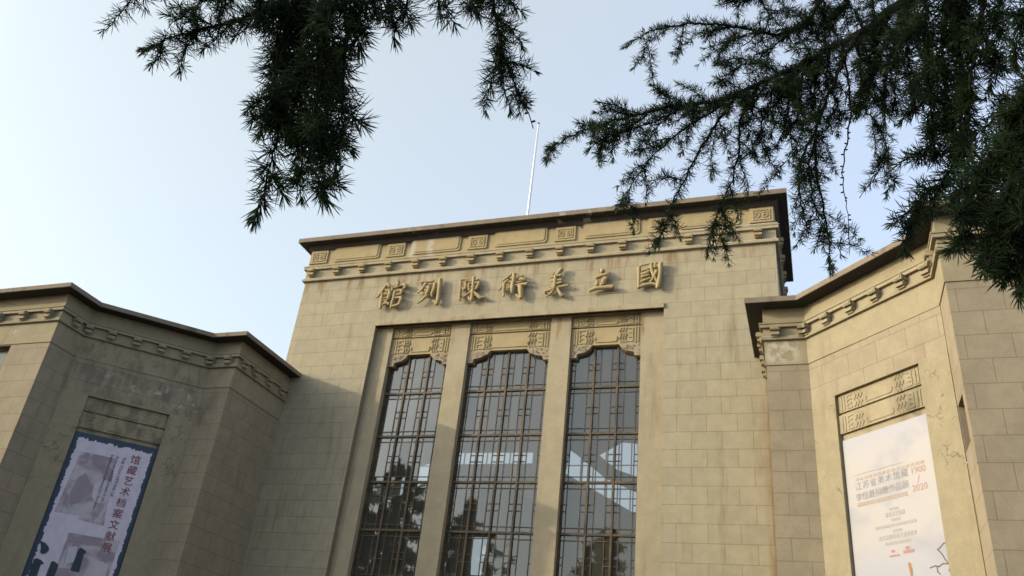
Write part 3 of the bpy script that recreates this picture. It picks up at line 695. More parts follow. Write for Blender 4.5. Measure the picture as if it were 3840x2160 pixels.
# ------------------------------------------------------------------ banners in the recesses
def ink(name, col, rough=.7):
    return plain(name, col, rough, var=.06, scale=5)
def text_mesh(mb, body, fr, s, z, size, sx, nn, rot=0, align='CENTER', mi=0, squeeze=1.0):
    cu = bpy.data.curves.new("txt", 'FONT'); cu.body = body; cu.size = size; cu.align_x = align; cu.align_y = 'CENTER'; cu.resolution_u = 3
    o = bpy.data.objects.new("txt", cu); COL.objects.link(o)
    me = bpy.data.meshes.new_from_object(o.evaluated_get(bpy.context.evaluated_depsgraph_get()))
    bpy.data.objects.remove(o); bpy.data.curves.remove(cu)
    c, sn = math.cos(rot), math.sin(rot)
    P = [(v.co.x * squeeze, v.co.y) for v in me.vertices]
    P = [fr(s + sx * (x * c - y * sn), nn, z + x * sn + y * c) for x, y in P]
    base = len(mb.v); mb.v += [tuple(p) for p in P]
    for f in me.polygons:
        mb.f.append(tuple(base + i for i in f.vertices)); mb.uv.append([(0, 0)] * len(f.vertices)); mb.mi.append(mi)
    bpy.data.meshes.remove(me)
def flat(mb, fr, poly, nn): mb.face([fr(s, nn, z) for s, z in poly])
rng = random.Random(11)
B0, B1, BT, BB = .69, 2.855, 6.55, .6
BN = -.075
# left banner
fC = frame((XM - XDC, YD, 0), (-1, -1, 0), (1, -1, 0))
c0 = fC((B0 + B1) / 2, -.1, BB)
ban = thing("banner", "tall pale lilac exhibition banner with ragged navy border and dark red vertical title", "banner", c0, "exhibition banners in the recesses")
mb = MB(); mb.box(fC, B0, B1, -.10, BN, BB, BT); adopt(mb.build("panel", ink("navy print", (.028, .05, .085))), ban)
def ragged(s0, s1, z0, z1, amp, n):
    p = []; 
    def wob(i): return amp * (.5 + .5 * math.sin(i * 2.1 + math.sin(i * 1.3) * 2)) + rng.uniform(0, amp * .3)
    nz = int((z1 - z0) / n); ns = int((s1 - s0) / n)
    for i in range(ns): p.append((s0 + (s1 - s0) * i / ns, z0))
    for i in range(nz): p.append((s1 - wob(i) * .6, z0 + (z1 - z0) * i / nz))
    for i in range(ns): p.append((s1 - (s1 - s0) * i / ns, z1 - wob(i)))
    for i in range(nz): p.append((s0 + wob(i + 3) * .45, z1 - (z1 - z0) * i / nz))
    return p
mb = MB(); flat(mb, fC, ragged(B0 + .09, B1 - .10, BB + .05, BT - .12, .075, .05), BN + .003); adopt(mb.build("paper", ink("lilac paper", (.50,.455,.56))), ban)
mauve = ink("mauve print", (.30, .25, .30)); mauve2 = ink("dark mauve print", (.20, .16, .20)); pale = ink("pale mauve print", (.47, .43, .50))
mt, n, bs, out = newmat("faded halftone photograph")      # a blurred old photograph printed in mauve
p1, _ = pos_scaled(n, (1, 1, 1)); big = noise(n, p1, 1.9, 3, .5, .8); sm = noise(n, p1, 6.5, 4, .6)
cc = mixrgb(n, ramp(n, big, .40, .60), (.40, .365, .42), (.235, .19, .235)); cc = mixrgb(n, mathn(n, 'MULTIPLY', ramp(n, sm, .5, .7), .45), cc, (.33, .28, .33))
n.links.new(cc, bs.inputs["Base Color"]); bs.inputs["Roughness"].default_value = .7
for poly in ([(2.55, 6.04), (1.66, 6.04), (1.40, 4.25), (2.05, 4.30), (2.05, 4.40), (2.66, 4.37)], [(2.16, 3.93), (.90, 3.95), (.90, 1.2), (2.16, 1.2)]):
    mb = MB(); flat(mb, fC, poly, BN + .006); adopt(mb.build("photo_print", mt), ban)
soft = ink("soft mauve print", (.255, .21, .26)); paler = ink("soft pale print", (.43, .40, .47))
for k, (poly, q) in enumerate((([(2.40, 5.35), (2.25, 5.5), (2.08, 5.3), (2.0, 5.0), (2.12, 4.72), (2.33, 4.62), (2.46, 4.85)], soft), ([(1.83, 5.72), (1.72, 5.78), (1.62, 5.68), (1.6, 5.5), (1.7, 5.38), (1.82, 5.48)], soft),
                 ([(1.97, 5.28), (1.80, 5.42), (1.58, 5.40), (1.48, 5.0), (1.60, 4.82), (1.80, 4.78), (1.93, 4.95)], paler), ([(2.14, 3.86), (1.35, 3.88), (1.38, 3.76), (1.6, 3.70), (1.9, 3.72), (2.12, 3.66)], soft),
                 ([(1.20, 3.60), (1.05, 3.62), (1.0, 3.47), (1.07, 3.36), (1.20, 3.40)], soft), ([(1.32, 3.40), (1.0, 3.32), (.94, 2.7), (1.1, 2.5), (1.25, 2.5), (1.36, 2.9)], paler), ([(2.05, 3.60), (1.84, 3.63), (1.80, 3.25), (2.0, 3.16)], paler), ([(2.14, 3.05), (1.85, 3.08), (1.85, 1.6), (2.14, 1.6)], soft))):
    mb = MB(); flat(mb, fC, poly, BN + .009 + .0006 * k); adopt(mb.build("print_shape", q), ban)
mb = MB()
for ch, zz in zip("馆藏艺术档案文献展", [6.10 - .298 * i for i in range(9)]):
    text_mesh(mb, ch, fC, 1.165, zz, .265, -1, BN + .016)
adopt(mb.build("printed_title", ink("dark red ink", (.17, .03, .045)), weld=False), ban)
dk = ink("dark ink", (.045, .04, .06))
for body, ss, hh in (("THE TOUCHSTONE OF", 1.46, .105), ("Archives and Documents in the", 1.63, .10), ("Exhibition of Collected Art Archives", 1.77, .10)):
    mb = MB(); text_mesh(mb, body, fC, ss, 6.12, hh, -1, BN + .016, -math.pi / 2, 'LEFT'); adopt(mb.build("printed_line", dk, weld=False), ban)
nv = ink("navy stroke ink", (.022, .038, .06))       # big brush strokes, lower left
for poly in ([(2.735, 3.62), (2.60, 3.58), (2.49, 3.50), (2.46, 3.42), (2.50, 3.34), (2.58, 3.31), (2.64, 3.34), (2.66, 3.45)],
             [(1.80, 3.58), (1.755, 3.62), (1.62, 3.56), (1.60, 3.52), (1.645, 3.49), (1.61, 3.02), (1.83, 3.04)],
             [(2.72, 3.16), (2.66, 3.19), (2.55, 3.16), (2.46, 3.09), (2.53, 3.05), (2.50, 2.2), (2.72, 2.2)],
             [(2.32, 3.16), (2.26, 3.19), (2.13, 3.12), (2.14, 2.2), (2.34, 2.2)]):
    mb = MB(); flat(mb, fC, poly, BN + .017); adopt(mb.build("printed_stroke", nv), ban)
# right banner
fC = frame((XM + XDC, YD, 0), (1, -1, 0), (-1, -1, 0))
c0 = fC((B0 + B1) / 2, -.1, BB)
ban = thing("banner", "tall white exhibition banner with pale cloud print, small text lines and red dates", "banner", c0, "exhibition banners in the recesses")
mt, n, b, out = newmat("white cloud print")
p1, geo = pos_scaled(n, (1, 1, 1)); cl = noise(n, p1, 1.0, 3, .5, .4)       # printed sky: blue wash at top and foot, pinkish cream between
sp = n.nodes.new("ShaderNodeSeparateXYZ"); n.links.new(geo.outputs[0], sp.inputs[0])
cc = mixrgb(n, ramp(n, sp.outputs[2], 5.9 + G, 6.7 + G), (.30, .292, .315), (.262, .272, .335))
cc = mixrgb(n, ramp(n, sp.outputs[2], 4.6 + G, 3.6 + G), cc, (.26, .27, .33))
n.links.new(mixrgb(n, mathn(n, 'MULTIPLY', ramp(n, cl, .5, .72), .55), cc, (.19, .203, .275)), b.inputs["Base Color"]); b.inputs["Roughness"].default_value = .6
mb = MB(); mb.box(fC, B0 + .005, B1 + .01, -.10, BN, BB, BT - .02); adopt(mb.build("panel", mt), ban)
red = ink("faded red ink", (.32,.18,.155)); grey = ink("faded grey ink", (.19,.195,.225)); lgrey = ink("pale grey ink", (.26,.26,.26)); pink = ink("pale pink ink", (.29,.24,.21))
mb = MB()
for k, ch in enumerate("江苏省美术馆藏"): text_mesh(mb, ch, fC, 1.00 + .19 * k, 5.475 + .004 * k, .175, 1, BN + .004)
for k, ch in enumerate("李恒最捐赠作品展"): text_mesh(mb, ch, fC, .99 + .163 * k, 5.255 + .003 * k, .17, 1, BN + .004)
adopt(mb.build("printed_title", grey, weld=False), ban)
mb = MB(); text_mesh(mb, "1900", fC, 2.45, 5.50, .185, 1, BN + .004, squeeze=.95); text_mesh(mb, "2020", fC, 2.44, 5.165, .185, 1, BN + .004, squeeze=.95); mb.bar(fC, (2.41, 5.26), (2.46, 5.40), .012, BN, BN + .004)
adopt(mb.build("printed_dates", red, weld=False), ban)
def row(s0, s1, zz, h, nn, q):
    mb = MB(); w = (s1 - s0) / nn
    for k in range(nn): mb.box(fC, s0 + w * k + w * .12, s0 + w * k + w * .85, BN - .01, BN + .004, zz - h / 2, zz + h / 2)
    adopt(mb.build("printed_line", q), ban)
row(.93, 2.62, 5.63, .055, 15, pink)
for zz in (5.72, 5.135, 5.075):
    mb = MB(); mb.box(fC, .92, 2.15, BN - .01, BN + .004, zz, zz + .014); adopt(mb.build("printed_rule", pink), ban)
row(.92, 2.15, 5.11, .03, 15, pink)
for r in ((1.69, 1.90, 4.885, .05, 4), (1.57, 2.04, 4.79, .085, 6), (1.70, 1.92, 4.68, .05, 4), (1.30, 2.27, 4.58, .055, 15), (1.70, 1.93, 4.47, .05, 4), (1.35, 2.24, 4.37, .08, 11), (1.49, 2.10, 4.25, .06, 9)): row(*r, lgrey)
em = ink("faded pink emblem", (.30,.15,.155))
for (s, zz, w) in ((1.66, 4.10, .10), (1.99, 4.12, .12)):
    mb = MB(); flat(mb, fC, [(s + w * .5 * math.cos(a), zz + .028 * math.sin(a)) for a in (2 * math.pi * i / 12 for i in range(12))], BN + .004); adopt(mb.build("printed_emblem", em), ban)
row(1.56, 1.80, 4.015, .035, 6, em); row(1.88, 2.14, 4.05, .06, 6, em)
mb = MB()
for P in ([(2.86, 4.09), (2.76, 4.08), (2.68, 4.02), (2.63, 3.99), (2.70, 3.90), (2.75, 3.80), (2.80, 3.72), (2.86, 3.70)], [(2.80, 3.72), (2.70, 3.74), (2.60, 3.70), (2.53, 3.72), (2.42, 3.70)], [(2.56, 3.70), (2.56, 3.62), (2.60, 3.57)], [(2.86, 3.70), (2.86, 3.2), (2.80, 2.6)]):
    for a, c in zip(P, P[1:]): mb.bar(fC, a, c, .022, BN - .01, BN + .004)
flat(mb, fC, [(2.86, 3.66), (2.78, 3.63), (2.80, 3.56), (2.86, 3.55)], BN + .005)
adopt(mb.build("printed_tree", ink("brown print", (.12,.08,.055))), ban)
mb = MB()
flat(mb, fC, [(1.955, 3.83), (1.985, 3.86), (2.02, 3.83), (2.035, 3.70), (2.03, 3.58), (1.985, 3.58)], BN + .004); adopt(mb.build("printed_hand", ink("tan print", (.23,.13,.07))), ban)
mb = MB(); flat(mb, fC, [(1.985, 3.585), (2.05, 3.59), (2.12, 3.52), (2.2, 3.2), (2.2, 2.6), (1.9, 2.6), (1.94, 3.2)], BN + .005); adopt(mb.build("printed_sleeve", ink("blue print", (.10,.12,.24))), ban)

# ------------------------------------------------------------------ cedars
def needle_mat():
    mt, n, b, out = newmat("cedar needles")
    at = n.nodes.new("ShaderNodeAttribute"); at.attribute_name = "young"
    p1, _ = pos_scaled(n, (1, 1, 1)); f = noise(n, p1, 9, 3)
    old = mixrgb(n, ramp(n, f, .35, .65), (.014, .027, .012), (.042, .070, .025))
    n.links.new(mixrgb(n, at.outputs["Fac"], old, (.13, .20, .045)), b.inputs["Base Color"])
    b.inputs["Roughness"].default_value = .55; b.inputs["Specular IOR Level"].default_value = .12
    return mt
M['needle'] = needle_mat()
M['bark'] = plain("cedar bark", (.022, .017, .014), .95, var=.4, scale=14)

def tri_mesh(name, V, F, young, mat):
    me = bpy.data.meshes.new(name)
    me.vertices.add(len(V)); me.vertices.foreach_set("co", V.astype(np.float32).ravel())
    me.loops.add(F.size); me.loops.foreach_set("vertex_index", F.astype(np.int32).ravel())
    me.polygons.add(len(F)); me.polygons.foreach_set("loop_start", np.arange(0, F.size, 3, dtype=np.int32)); me.polygons.foreach_set("loop_total", np.full(len(F), 3, dtype=np.int32))
    at = me.attributes.new("young", 'FLOAT', 'POINT'); at.data.foreach_set("value", young.astype(np.float32))
    me.update(calc_edges=True); me.materials.append(mat)
    return me

def needles_from(base, dirs, length, width, young):
    """every needle a slender three-sided spike"""
    n = len(base); ref = np.where(np.abs(dirs[:, 2:3]) < .9, np.array([[0, 0, 1.]]), np.array([[1., 0, 0]]))
    a = np.cross(dirs, ref); a /= np.linalg.norm(a, axis=1, keepdims=True); c = np.cross(dirs, a)
    V = np.empty((n, 7, 3))
    for k in range(3):
        w = 2 * math.pi * k / 3; off = (a * math.cos(w) + c * math.sin(w)) * (width / 2)[:, None]
        V[:, k] = base + off * .8; V[:, 3 + k] = base + dirs * (length * .72)[:, None] + off * .9
    V[:, 6] = base + dirs * length[:, None]
    T = []
    for k in range(3):
        k2 = (k + 1) % 3; T += [(k, k2, 3 + k2), (k, 3 + k2, 3 + k), (3 + k, 3 + k2, 6)]
    F = (np.arange(n)[:, None, None] * 7 + np.array(T)[None]).reshape(-1, 3)
    return V.reshape(-1, 3), F, np.repeat(young, 7)

nr = np.random.default_rng(3)
def unit(v): return v / (np.linalg.norm(v) + 1e-9)
def resample(P, step):
    P = np.array(P, float); q = np.array(catmull([tuple(p) for p in P], 8)); d = np.r_[0, np.cumsum(np.linalg.norm(np.diff(q, axis=0), axis=1))]
    n = max(3, int(d[-1] / step) + 1); t = np.linspace(0, d[-1], n)
    return np.stack([np.interp(t, d, q[:, k]) for k in range(3)], 1), d[-1]

def clothe(P, acc, dens, L, tip_from=.0, bare=0., width=.0021, gap=.0135, count=16, skip=0.):
    """whorls of needles along a twig polyline P (already resampled)"""
    n = len(P); T = np.gradient(P, axis=0); T /= np.linalg.norm(T, axis=1, keepdims=True) + 1e-9
    seg = np.r_[0, np.cumsum(np.linalg.norm(np.diff(P, axis=0), axis=1))]; tot = seg[-1]; s = tot * skip + nr.uniform(0, gap)
    while s < tot * (1 - bare):
        i = min(n - 1, int(np.searchsorted(seg, s))); t = T[i]; u = s / tot
        p = np.array([np.interp(s, seg, P[:, k]) for k in range(3)])
        tip = u > .93
        cnt = int(count * dens * nr.uniform(.6, 1.25)) + 2
        r1 = unit(np.cross(t, nr.normal(size=3)))                    # side the short shoot grows to
        ax = unit(r1 * nr.uniform(.5, 1.0) + t * nr.uniform(.1, .6)); p = p + r1 * .004
        if tip: ax = t
        D = nr.normal(size=(cnt, 3)); D /= np.linalg.norm(D, axis=1, keepdims=True)
        D = (D * .8 + ax * .42 + t * .12) if not tip else (D * .45 + ax * .8)
        D /= np.linalg.norm(D, axis=1, keepdims=True)
        sz = L * nr.uniform(.55, 1.08, cnt) * (1 - .34 * max(0, (u - .55) / .45)) * nr.uniform(.8, 1.1)
        y = np.full(cnt, (.75 if u > .95 else .32 if u > .85 else (.16 if nr.random() < .12 else 0.)) * nr.uniform(.4, 1.2))
        acc.append((np.repeat(p[None], cnt, 0), D, sz, np.full(cnt, width), y))
        s += gap * nr.uniform(.6, 1.4) / max(.35, dens)

def strand(root, pts, side, dens, bare, r0, L=.05, coarse=False, tw=1., yg=1., name="branch"):
    acc = []; wood = MB(); kind = {.068: dict(width=.0024, gap=.0150, count=9), .062: dict(width=.0028, gap=.0150, count=8)}.get(L, dict(width=.0019, gap=.0115, count=9))
    P, tot = resample(pts, .02 if not coarse else .12)
    kink = nr.normal(size=P.shape) * (.0022 if not coarse else .01); kink[0] = kink[-1] = 0; P = P + kink
    n = len(P); r0 = r0 / 1000. * (.75 if r0 < 20 else 1)
    sub = max(1, n // 40)
    tube(wood, P[::sub].tolist() + ([P[-1].tolist()] if (n - 1) % sub else []), [max(.0012, r0 * (1 - .82 * i / max(1, len(P[::sub]) - 1))) for i in range(len(P[::sub]) + (1 if (n - 1) % sub else 0))], 6)
    kw = kind if not coarse else dict(width=.012, gap=.11, count=20)
    if r0 < .05 or coarse: clothe(P, acc, dens, L, bare=bare, **kw)
    if bare:                      # old spur shoots left as knobs
        for k in range(int(tot * bare / .022)):
            i = int(n * (1 - bare) + k * .022 / tot * n)
            if i < n - 1: 
                q = P[i]; d = unit(np.cross(P[i + 1] - P[i], nr.normal(size=3))); tube(wood, [q, q + d * .007, q + d * .010], [.0022, .003, .0022], 5)
    m = int(tot * side * (13 if not coarse else 2.2))
    for k in range(m):
        u = nr.uniform(.04, .93) * (1 - bare * .9); i = min(n - 2, int(u * n)); t = unit(P[i + 1] - P[i])
        d = unit(np.cross(t, nr.normal(size=3))); d = unit(d * nr.uniform(.6, 1.) + t * nr.uniform(.35, .9) + np.array([0, 0, -.12]))
        ln = tw * nr.uniform(.05, .15) * (1.15 - .6 * u) * (1 if not coarse else 6)
        if r0 > .015: ln *= 1.1
        q = [P[i], P[i] + d * ln * .5 + np.array([0, 0, -.05]) * ln, P[i] + d * ln + np.array([0, 0, -.24]) * ln]
        Q, _ = resample(q, .014 if not coarse else .1)
        step = max(1, len(Q) // 5); tube(wood, Q[::step].tolist(), np.linspace(.0018, .0009, len(Q[::step])).tolist() if not coarse else np.linspace(.01, .004, len(Q[::step])).tolist(), 5)
        clothe(Q, acc, dens * .95, L * .92, skip=.12, **kw)
    w = adopt(smooth(wood.build(name, M['bark'], weld=False)), root)
    if acc:
        V, F, y = needles_from(*[np.concatenate([a[k] for a in acc]) for k in range(5)]); y = y * yg
        o = link("needles", tri_mesh("needles", V, F, y, M['needle']), []); o.parent = w
    return sum(len(a[0]) for a in acc)

STRANDS = [
 ('L',[[15.706,-19.82,3.692],[15.373,-19.911,3.482],[15.112,-20.024,3.356],[14.849,-20.147,3.245],[14.734,-20.232,3.166],[14.61,-20.33,3.106]],0.2,0.5,0,22),
 ('L',[[14.936,-20.257,3.094],[14.931,-20.227,3.001],[14.928,-20.2,2.914],[14.923,-20.154,2.792],[14.932,-20.114,2.692],[14.949,-20.075,2.596]],0.93,1.15,0,9),
 ('L',[[14.848,-20.247,3.124],[14.821,-20.212,3.014],[14.816,-20.183,2.927],[14.814,-20.141,2.823],[14.796,-20.107,2.719],[14.78,-20.083,2.634],[14.765,-20.074,2.576]],0.93,1.15,0,7),
 ('L',[[14.972,-20.245,3.098],[14.974,-20.205,3.014],[14.969,-20.171,2.933],[14.964,-20.138,2.853],[14.952,-20.085,2.738],[14.941,-20.063,2.673]],1.18,1.15,0,8),
 ('L',[[14.851,-20.21,3.166],[14.825,-20.183,3.063],[14.825,-20.146,2.96],[14.834,-20.114,2.872],[14.842,-20.083,2.784],[14.84,-20.061,2.705]],1.24,1.15,0,7),
 ('L',[[14.863,-20.098,3.091],[14.86,-20.061,2.992],[14.853,-20.025,2.893],[14.856,-19.996,2.813]],1.24,1.15,0,6),
 ('L',[[14.839,-20.261,3.079],[14.816,-20.217,2.951],[14.816,-20.179,2.845],[14.841,-20.143,2.762]],1.24,1.15,0,6),
 ('L',[[14.89,-20.141,2.81],[14.897,-20.109,2.727],[14.886,-20.099,2.669],[14.875,-20.11,2.647]],1.3,1.15,0,5),
 ('L',[[14.854,-20.196,2.838],[14.823,-20.212,2.792],[14.8,-20.228,2.753]],0.4,1.1,0,3),
 ('L',[[14.826,-20.16,2.821],[14.785,-20.173,2.784],[14.778,-20.18,2.761]],0.3,1.1,0,3),
 ('L',[[14.804,-20.134,2.803],[14.794,-20.149,2.771],[14.792,-20.165,2.744]],0.3,1,0,3),
 ('L',[[14.835,-20.242,3.107],[14.764,-20.232,3.063],[14.673,-20.239,3.037],[14.603,-20.248,3.026],[14.532,-20.254,3.009],[14.456,-20.256,2.983]],0.9,1.1,0,8),
 ('L',[[14.586,-20.238,3.038],[14.557,-20.226,3.0],[14.533,-20.205,2.95]],0.4,1,0,3),
 ('L',[[14.654,-20.222,3.057],[14.636,-20.223,3.016],[14.612,-20.227,2.976]],0.4,1,0,3),
 ('L',[[14.749,-20.242,3.049],[14.717,-20.234,3.016],[14.695,-20.23,2.995]],0.4,1,0,3),
 ('L',[[14.715,-20.267,3.131],[14.634,-20.277,3.109],[14.594,-20.27,3.083],[14.555,-20.271,3.073]],0.87,1.1,0,5),
 ('L',[[14.657,-20.289,3.129],[14.654,-20.267,3.09],[14.643,-20.252,3.059]],0.87,1.1,0,5),
 ('L',[[14.472,-20.31,3.187],[14.421,-20.304,3.143],[14.379,-20.294,3.099],[14.334,-20.282,3.049]],0.3,0.8,0,4),
 ('L',[[14.435,-20.302,3.148],[14.431,-20.289,3.124],[14.429,-20.28,3.108]],0,0.7,0,2),
 ('L',[[14.493,-20.297,3.178],[14.477,-20.283,3.145],[14.469,-20.274,3.124]],0,0.6,0,2),
 ('L',[[14.791,-20.286,3.089],[14.786,-20.27,3.039],[14.781,-20.26,2.998]],1.12,1.15,0,5),
 ('L',[[15.004,-20.234,3.102],[15.014,-20.212,3.044],[15.001,-20.201,2.989],[15.011,-20.181,2.937]],1.12,1.15,0,6),
 ('L',[[15.005,-20.197,3.144],[15.038,-20.157,3.099],[15.048,-20.136,3.07],[15.049,-20.113,3.032]],1,1.1,0,5),
 ('L',[[15.046,-20.172,3.169],[15.063,-20.141,3.129],[15.063,-20.123,3.099]],1.2,1,0,4),
 ('L',[[15.108,-20.102,3.258],[15.117,-20.071,3.212],[15.114,-20.048,3.172]],1,1,0,4),
 ('L',[[15.178,-20.079,3.266],[15.179,-20.055,3.226],[15.185,-20.034,3.195]],1,1,0,4),
 ('L',[[15.226,-20.068,3.278],[15.244,-20.026,3.203],[15.253,-19.994,3.138],[15.265,-19.956,3.067],[15.291,-19.912,2.994],[15.312,-19.891,2.955],[15.325,-19.871,2.912]],0.9,1.05,0.16,7),
 ('L',[[15.249,-19.979,3.104],[15.238,-19.951,3.029],[15.225,-19.937,2.978],[15.216,-19.927,2.935]],0.7,1,0,4),
 ('L',[[15.252,-20.031,3.234],[15.284,-20.002,3.206],[15.306,-19.98,3.185]],0.6,1,0,4),
 ('L',[[15.252,-20.013,3.163],[15.29,-19.991,3.12],[15.315,-19.975,3.08]],0.6,1,0,4),
 ('L',[[15.293,-19.93,2.989],[15.302,-19.904,2.952],[15.295,-19.901,2.944]],0.2,1,0,2),
 ('R',[[17.288,-18.804,4.679],[16.717,-18.888,4.325],[16.335,-18.968,4.088],[16.186,-19.004,3.93],[16.058,-19.06,3.82],[15.948,-19.11,3.711],[15.836,-19.166,3.613]],2.6,0.9,0,34),
 ('R',[[15.836,-19.166,3.613],[15.714,-19.183,3.542],[15.595,-19.221,3.512],[15.477,-19.254,3.471],[15.359,-19.283,3.426],[15.27,-19.303,3.384],[15.163,-19.314,3.314]],1.5,1.25,0,11),
 ('R',[[15.608,-19.224,3.497],[15.478,-19.257,3.419],[15.364,-19.293,3.357],[15.297,-19.313,3.298]],0.9,1.1,0,5),
 ('R',[[15.48,-19.27,3.448],[15.411,-19.284,3.376],[15.36,-19.294,3.307]],0.6,1,0,4),
 ('R',[[15.55,-19.246,3.456],[15.503,-19.257,3.391],[15.476,-19.266,3.337]],0.4,1,0,3),
 ('R',[[15.654,-19.197,3.545],[15.612,-19.208,3.586],[15.569,-19.21,3.613]],0.5,1.1,0,3),
 ('R',[[15.774,-19.15,3.606],[15.721,-19.176,3.635],[15.672,-19.178,3.626]],0.8,1.1,0,3),
 ('R',[[15.582,-19.215,3.526],[15.534,-19.227,3.566],[15.495,-19.226,3.591]],0.4,1.1,0,3),
 ('R',[[16.085,-19.081,4.146],[16.008,-19.042,3.993],[15.908,-19.062,3.921],[15.832,-19.106,3.907],[15.721,-19.17,3.901],[15.628,-19.217,3.881],[15.548,-19.251,3.846],[15.475,-19.28,3.808],[15.394,-19.293,3.737]],0.9,1.05,0,10),
 ('R',[[15.508,-19.283,3.797],[15.464,-19.283,3.717],[15.435,-19.284,3.648]],0.5,1,0,3),
 ('R',[[15.834,-19.175,3.831],[15.76,-19.204,3.796],[15.698,-19.224,3.755],[15.662,-19.242,3.727]],0.6,1,0,4),
 ('R',[[15.833,-19.172,3.826],[15.776,-19.187,3.761],[15.735,-19.198,3.702]],0.2,0.6,0.2,3),
 ('R',[[15.972,-19.105,3.908],[15.873,-19.11,3.816],[15.809,-19.127,3.768],[15.765,-19.144,3.734]],1.5,1.1,0,5),
 ('R',[[15.986,-19.15,4.094],[15.854,-19.171,4.008],[15.777,-19.198,3.969],[15.691,-19.246,3.958]],1.3,1,0,6),
 ('R',[[15.714,-19.195,3.519],[15.642,-19.205,3.459],[15.57,-19.215,3.399],[15.472,-19.211,3.301],[15.424,-19.204,3.229],[15.375,-19.193,3.15]],0.9,1.05,0,6),
 ('R',[[15.743,-19.173,3.542],[15.686,-19.165,3.461],[15.634,-19.153,3.376],[15.582,-19.135,3.281],[15.541,-19.123,3.204],[15.512,-19.105,3.124],[15.485,-19.09,3.05]],0.9,1.05,0,7),
 ('R',[[15.684,-19.153,3.471],[15.668,-19.127,3.375],[15.658,-19.106,3.292]],0.5,0.9,0,3),
 ('R',[[15.823,-19.164,3.6],[15.763,-19.142,3.491],[15.751,-19.109,3.393],[15.721,-19.078,3.288],[15.681,-19.062,3.2],[15.647,-19.043,3.113],[15.633,-19.03,3.047]],1,1.05,0,7),
 ('R',[[15.747,-19.101,3.384],[15.762,-19.063,3.31],[15.774,-19.026,3.236]],0.4,0.9,0,3),
 ('R',[[15.685,-19.066,3.203],[15.691,-19.045,3.172],[15.696,-19.033,3.155]],0.2,1,0,2),
 ('R',[[15.885,-19.152,3.641],[15.848,-19.123,3.541],[15.818,-19.098,3.454],[15.832,-19.073,3.393]],1.4,1.1,0,6),
 ('R',[[15.946,-19.129,3.684],[15.915,-19.095,3.587],[15.904,-19.068,3.513],[15.862,-19.044,3.426]],1.3,1,0,6),
 ('R',[[15.994,-19.079,3.775],[15.956,-19.054,3.675],[15.942,-19.022,3.579],[15.901,-19.016,3.508]],1.6,1.1,0,6),
 ('R',[[16.067,-19.033,3.849],[16.045,-18.995,3.738],[16.075,-18.951,3.65],[16.061,-18.922,3.559]],1.6,1.1,0,6),
 ('R',[[16.158,-19.027,3.899],[16.192,-18.977,3.805],[16.178,-18.944,3.706],[16.132,-18.925,3.611]],1.6,1.1,0,6),
 ('R',[[16.237,-19.031,3.958],[16.214,-19.003,3.846],[16.14,-19.02,3.774]],1.6,1.1,0,6),
 ('R',[[15.897,-19.12,3.678],[15.828,-19.163,3.703],[15.766,-19.176,3.686],[15.716,-19.177,3.653]],1.3,1.1,0,5),
 ('R',[[15.826,-19.196,4.065],[15.869,-19.145,3.957],[15.927,-19.11,3.886]],1.8,1.1,0,5),
 ('R',[[16.148,-19.104,3.817],[16.105,-19.103,3.735],[16.048,-19.083,3.613],[16.003,-19.063,3.5],[15.984,-19.045,3.406],[15.983,-19.022,3.316],[15.993,-18.99,3.218],[15.999,-18.961,3.121],[15.998,-18.922,3.004]],0.95,1,0,10),
 ('R',[[15.995,-19.054,3.469],[15.942,-19.042,3.384],[15.924,-19.015,3.299],[15.934,-18.97,3.202],[15.941,-18.951,3.148],[15.888,-18.952,3.084]],0.8,1,0.15,6),
 ('R',[[16.002,-19.024,3.484],[15.965,-19.004,3.386],[15.963,-18.974,3.293],[15.979,-18.938,3.204],[16.019,-18.898,3.122],[16.049,-18.887,3.083]],0.5,0.9,0,5),
 ('R',[[16.105,-19.096,3.734],[16.105,-19.014,3.556],[16.077,-18.975,3.432],[16.064,-18.948,3.337],[16.066,-18.916,3.245],[16.066,-18.876,3.136]],0.15,0.15,0.9,5),
 ('R',[[15.999,-19.059,3.52],[15.943,-19.058,3.482],[15.899,-19.053,3.445]],0.3,0.3,0.8,3),
 ('R',[[16.147,-19.1,3.808],[16.147,-19.065,3.669],[16.147,-19.045,3.554],[16.194,-19.011,3.446],[16.201,-18.999,3.347],[16.177,-18.985,3.227]],1.1,1.1,0,6),
 ('R',[[16.194,-19.024,3.344],[16.137,-19.014,3.27],[16.1,-19.011,3.219]],0.3,0.9,0.2,3),
 ('R',[[16.324,-19.09,4.011],[16.262,-19.032,3.806],[16.222,-19.006,3.667],[16.205,-18.97,3.527]],1.3,1.1,0,8),
 ('R',[[16.183,-19.022,3.907],[16.162,-19.029,4.008],[16.113,-19.043,4.102]],1.2,1,0,6),
 ('R',[[16.066,-19.03,3.844],[16.022,-19.034,3.924],[15.992,-19.048,4.03]],1.2,1,0,6),
 ('R',[[15.867,-19.142,3.654],[15.821,-19.135,3.585],[15.793,-19.123,3.519],[15.782,-19.099,3.444]],1.4,1.1,0,5),
 ('R',[[15.979,-19.097,3.734],[15.893,-19.086,3.633],[15.869,-19.065,3.555],[15.852,-19.042,3.478]],1.4,1.1,0,5),
 ('R',[[16.027,-19.051,3.813],[15.995,-19.025,3.721],[15.994,-18.989,3.632],[15.959,-18.984,3.575]],1.4,1.1,0,5),
 ('R',[[16.257,-19.035,3.978],[16.248,-19.003,3.884],[16.201,-18.97,3.765],[16.199,-18.937,3.674]],1.5,1.1,0,6),
 ('R',[[16.295,-19.07,3.958],[16.291,-19.027,3.85],[16.26,-18.977,3.712],[16.262,-18.93,3.601]],1.5,1.1,0,6),
 ('R',[[16.052,-19.092,4.143],[16.062,-19.037,4.024],[16.024,-19.024,3.943],[15.956,-19.038,3.888]],1.5,1.1,0,6),
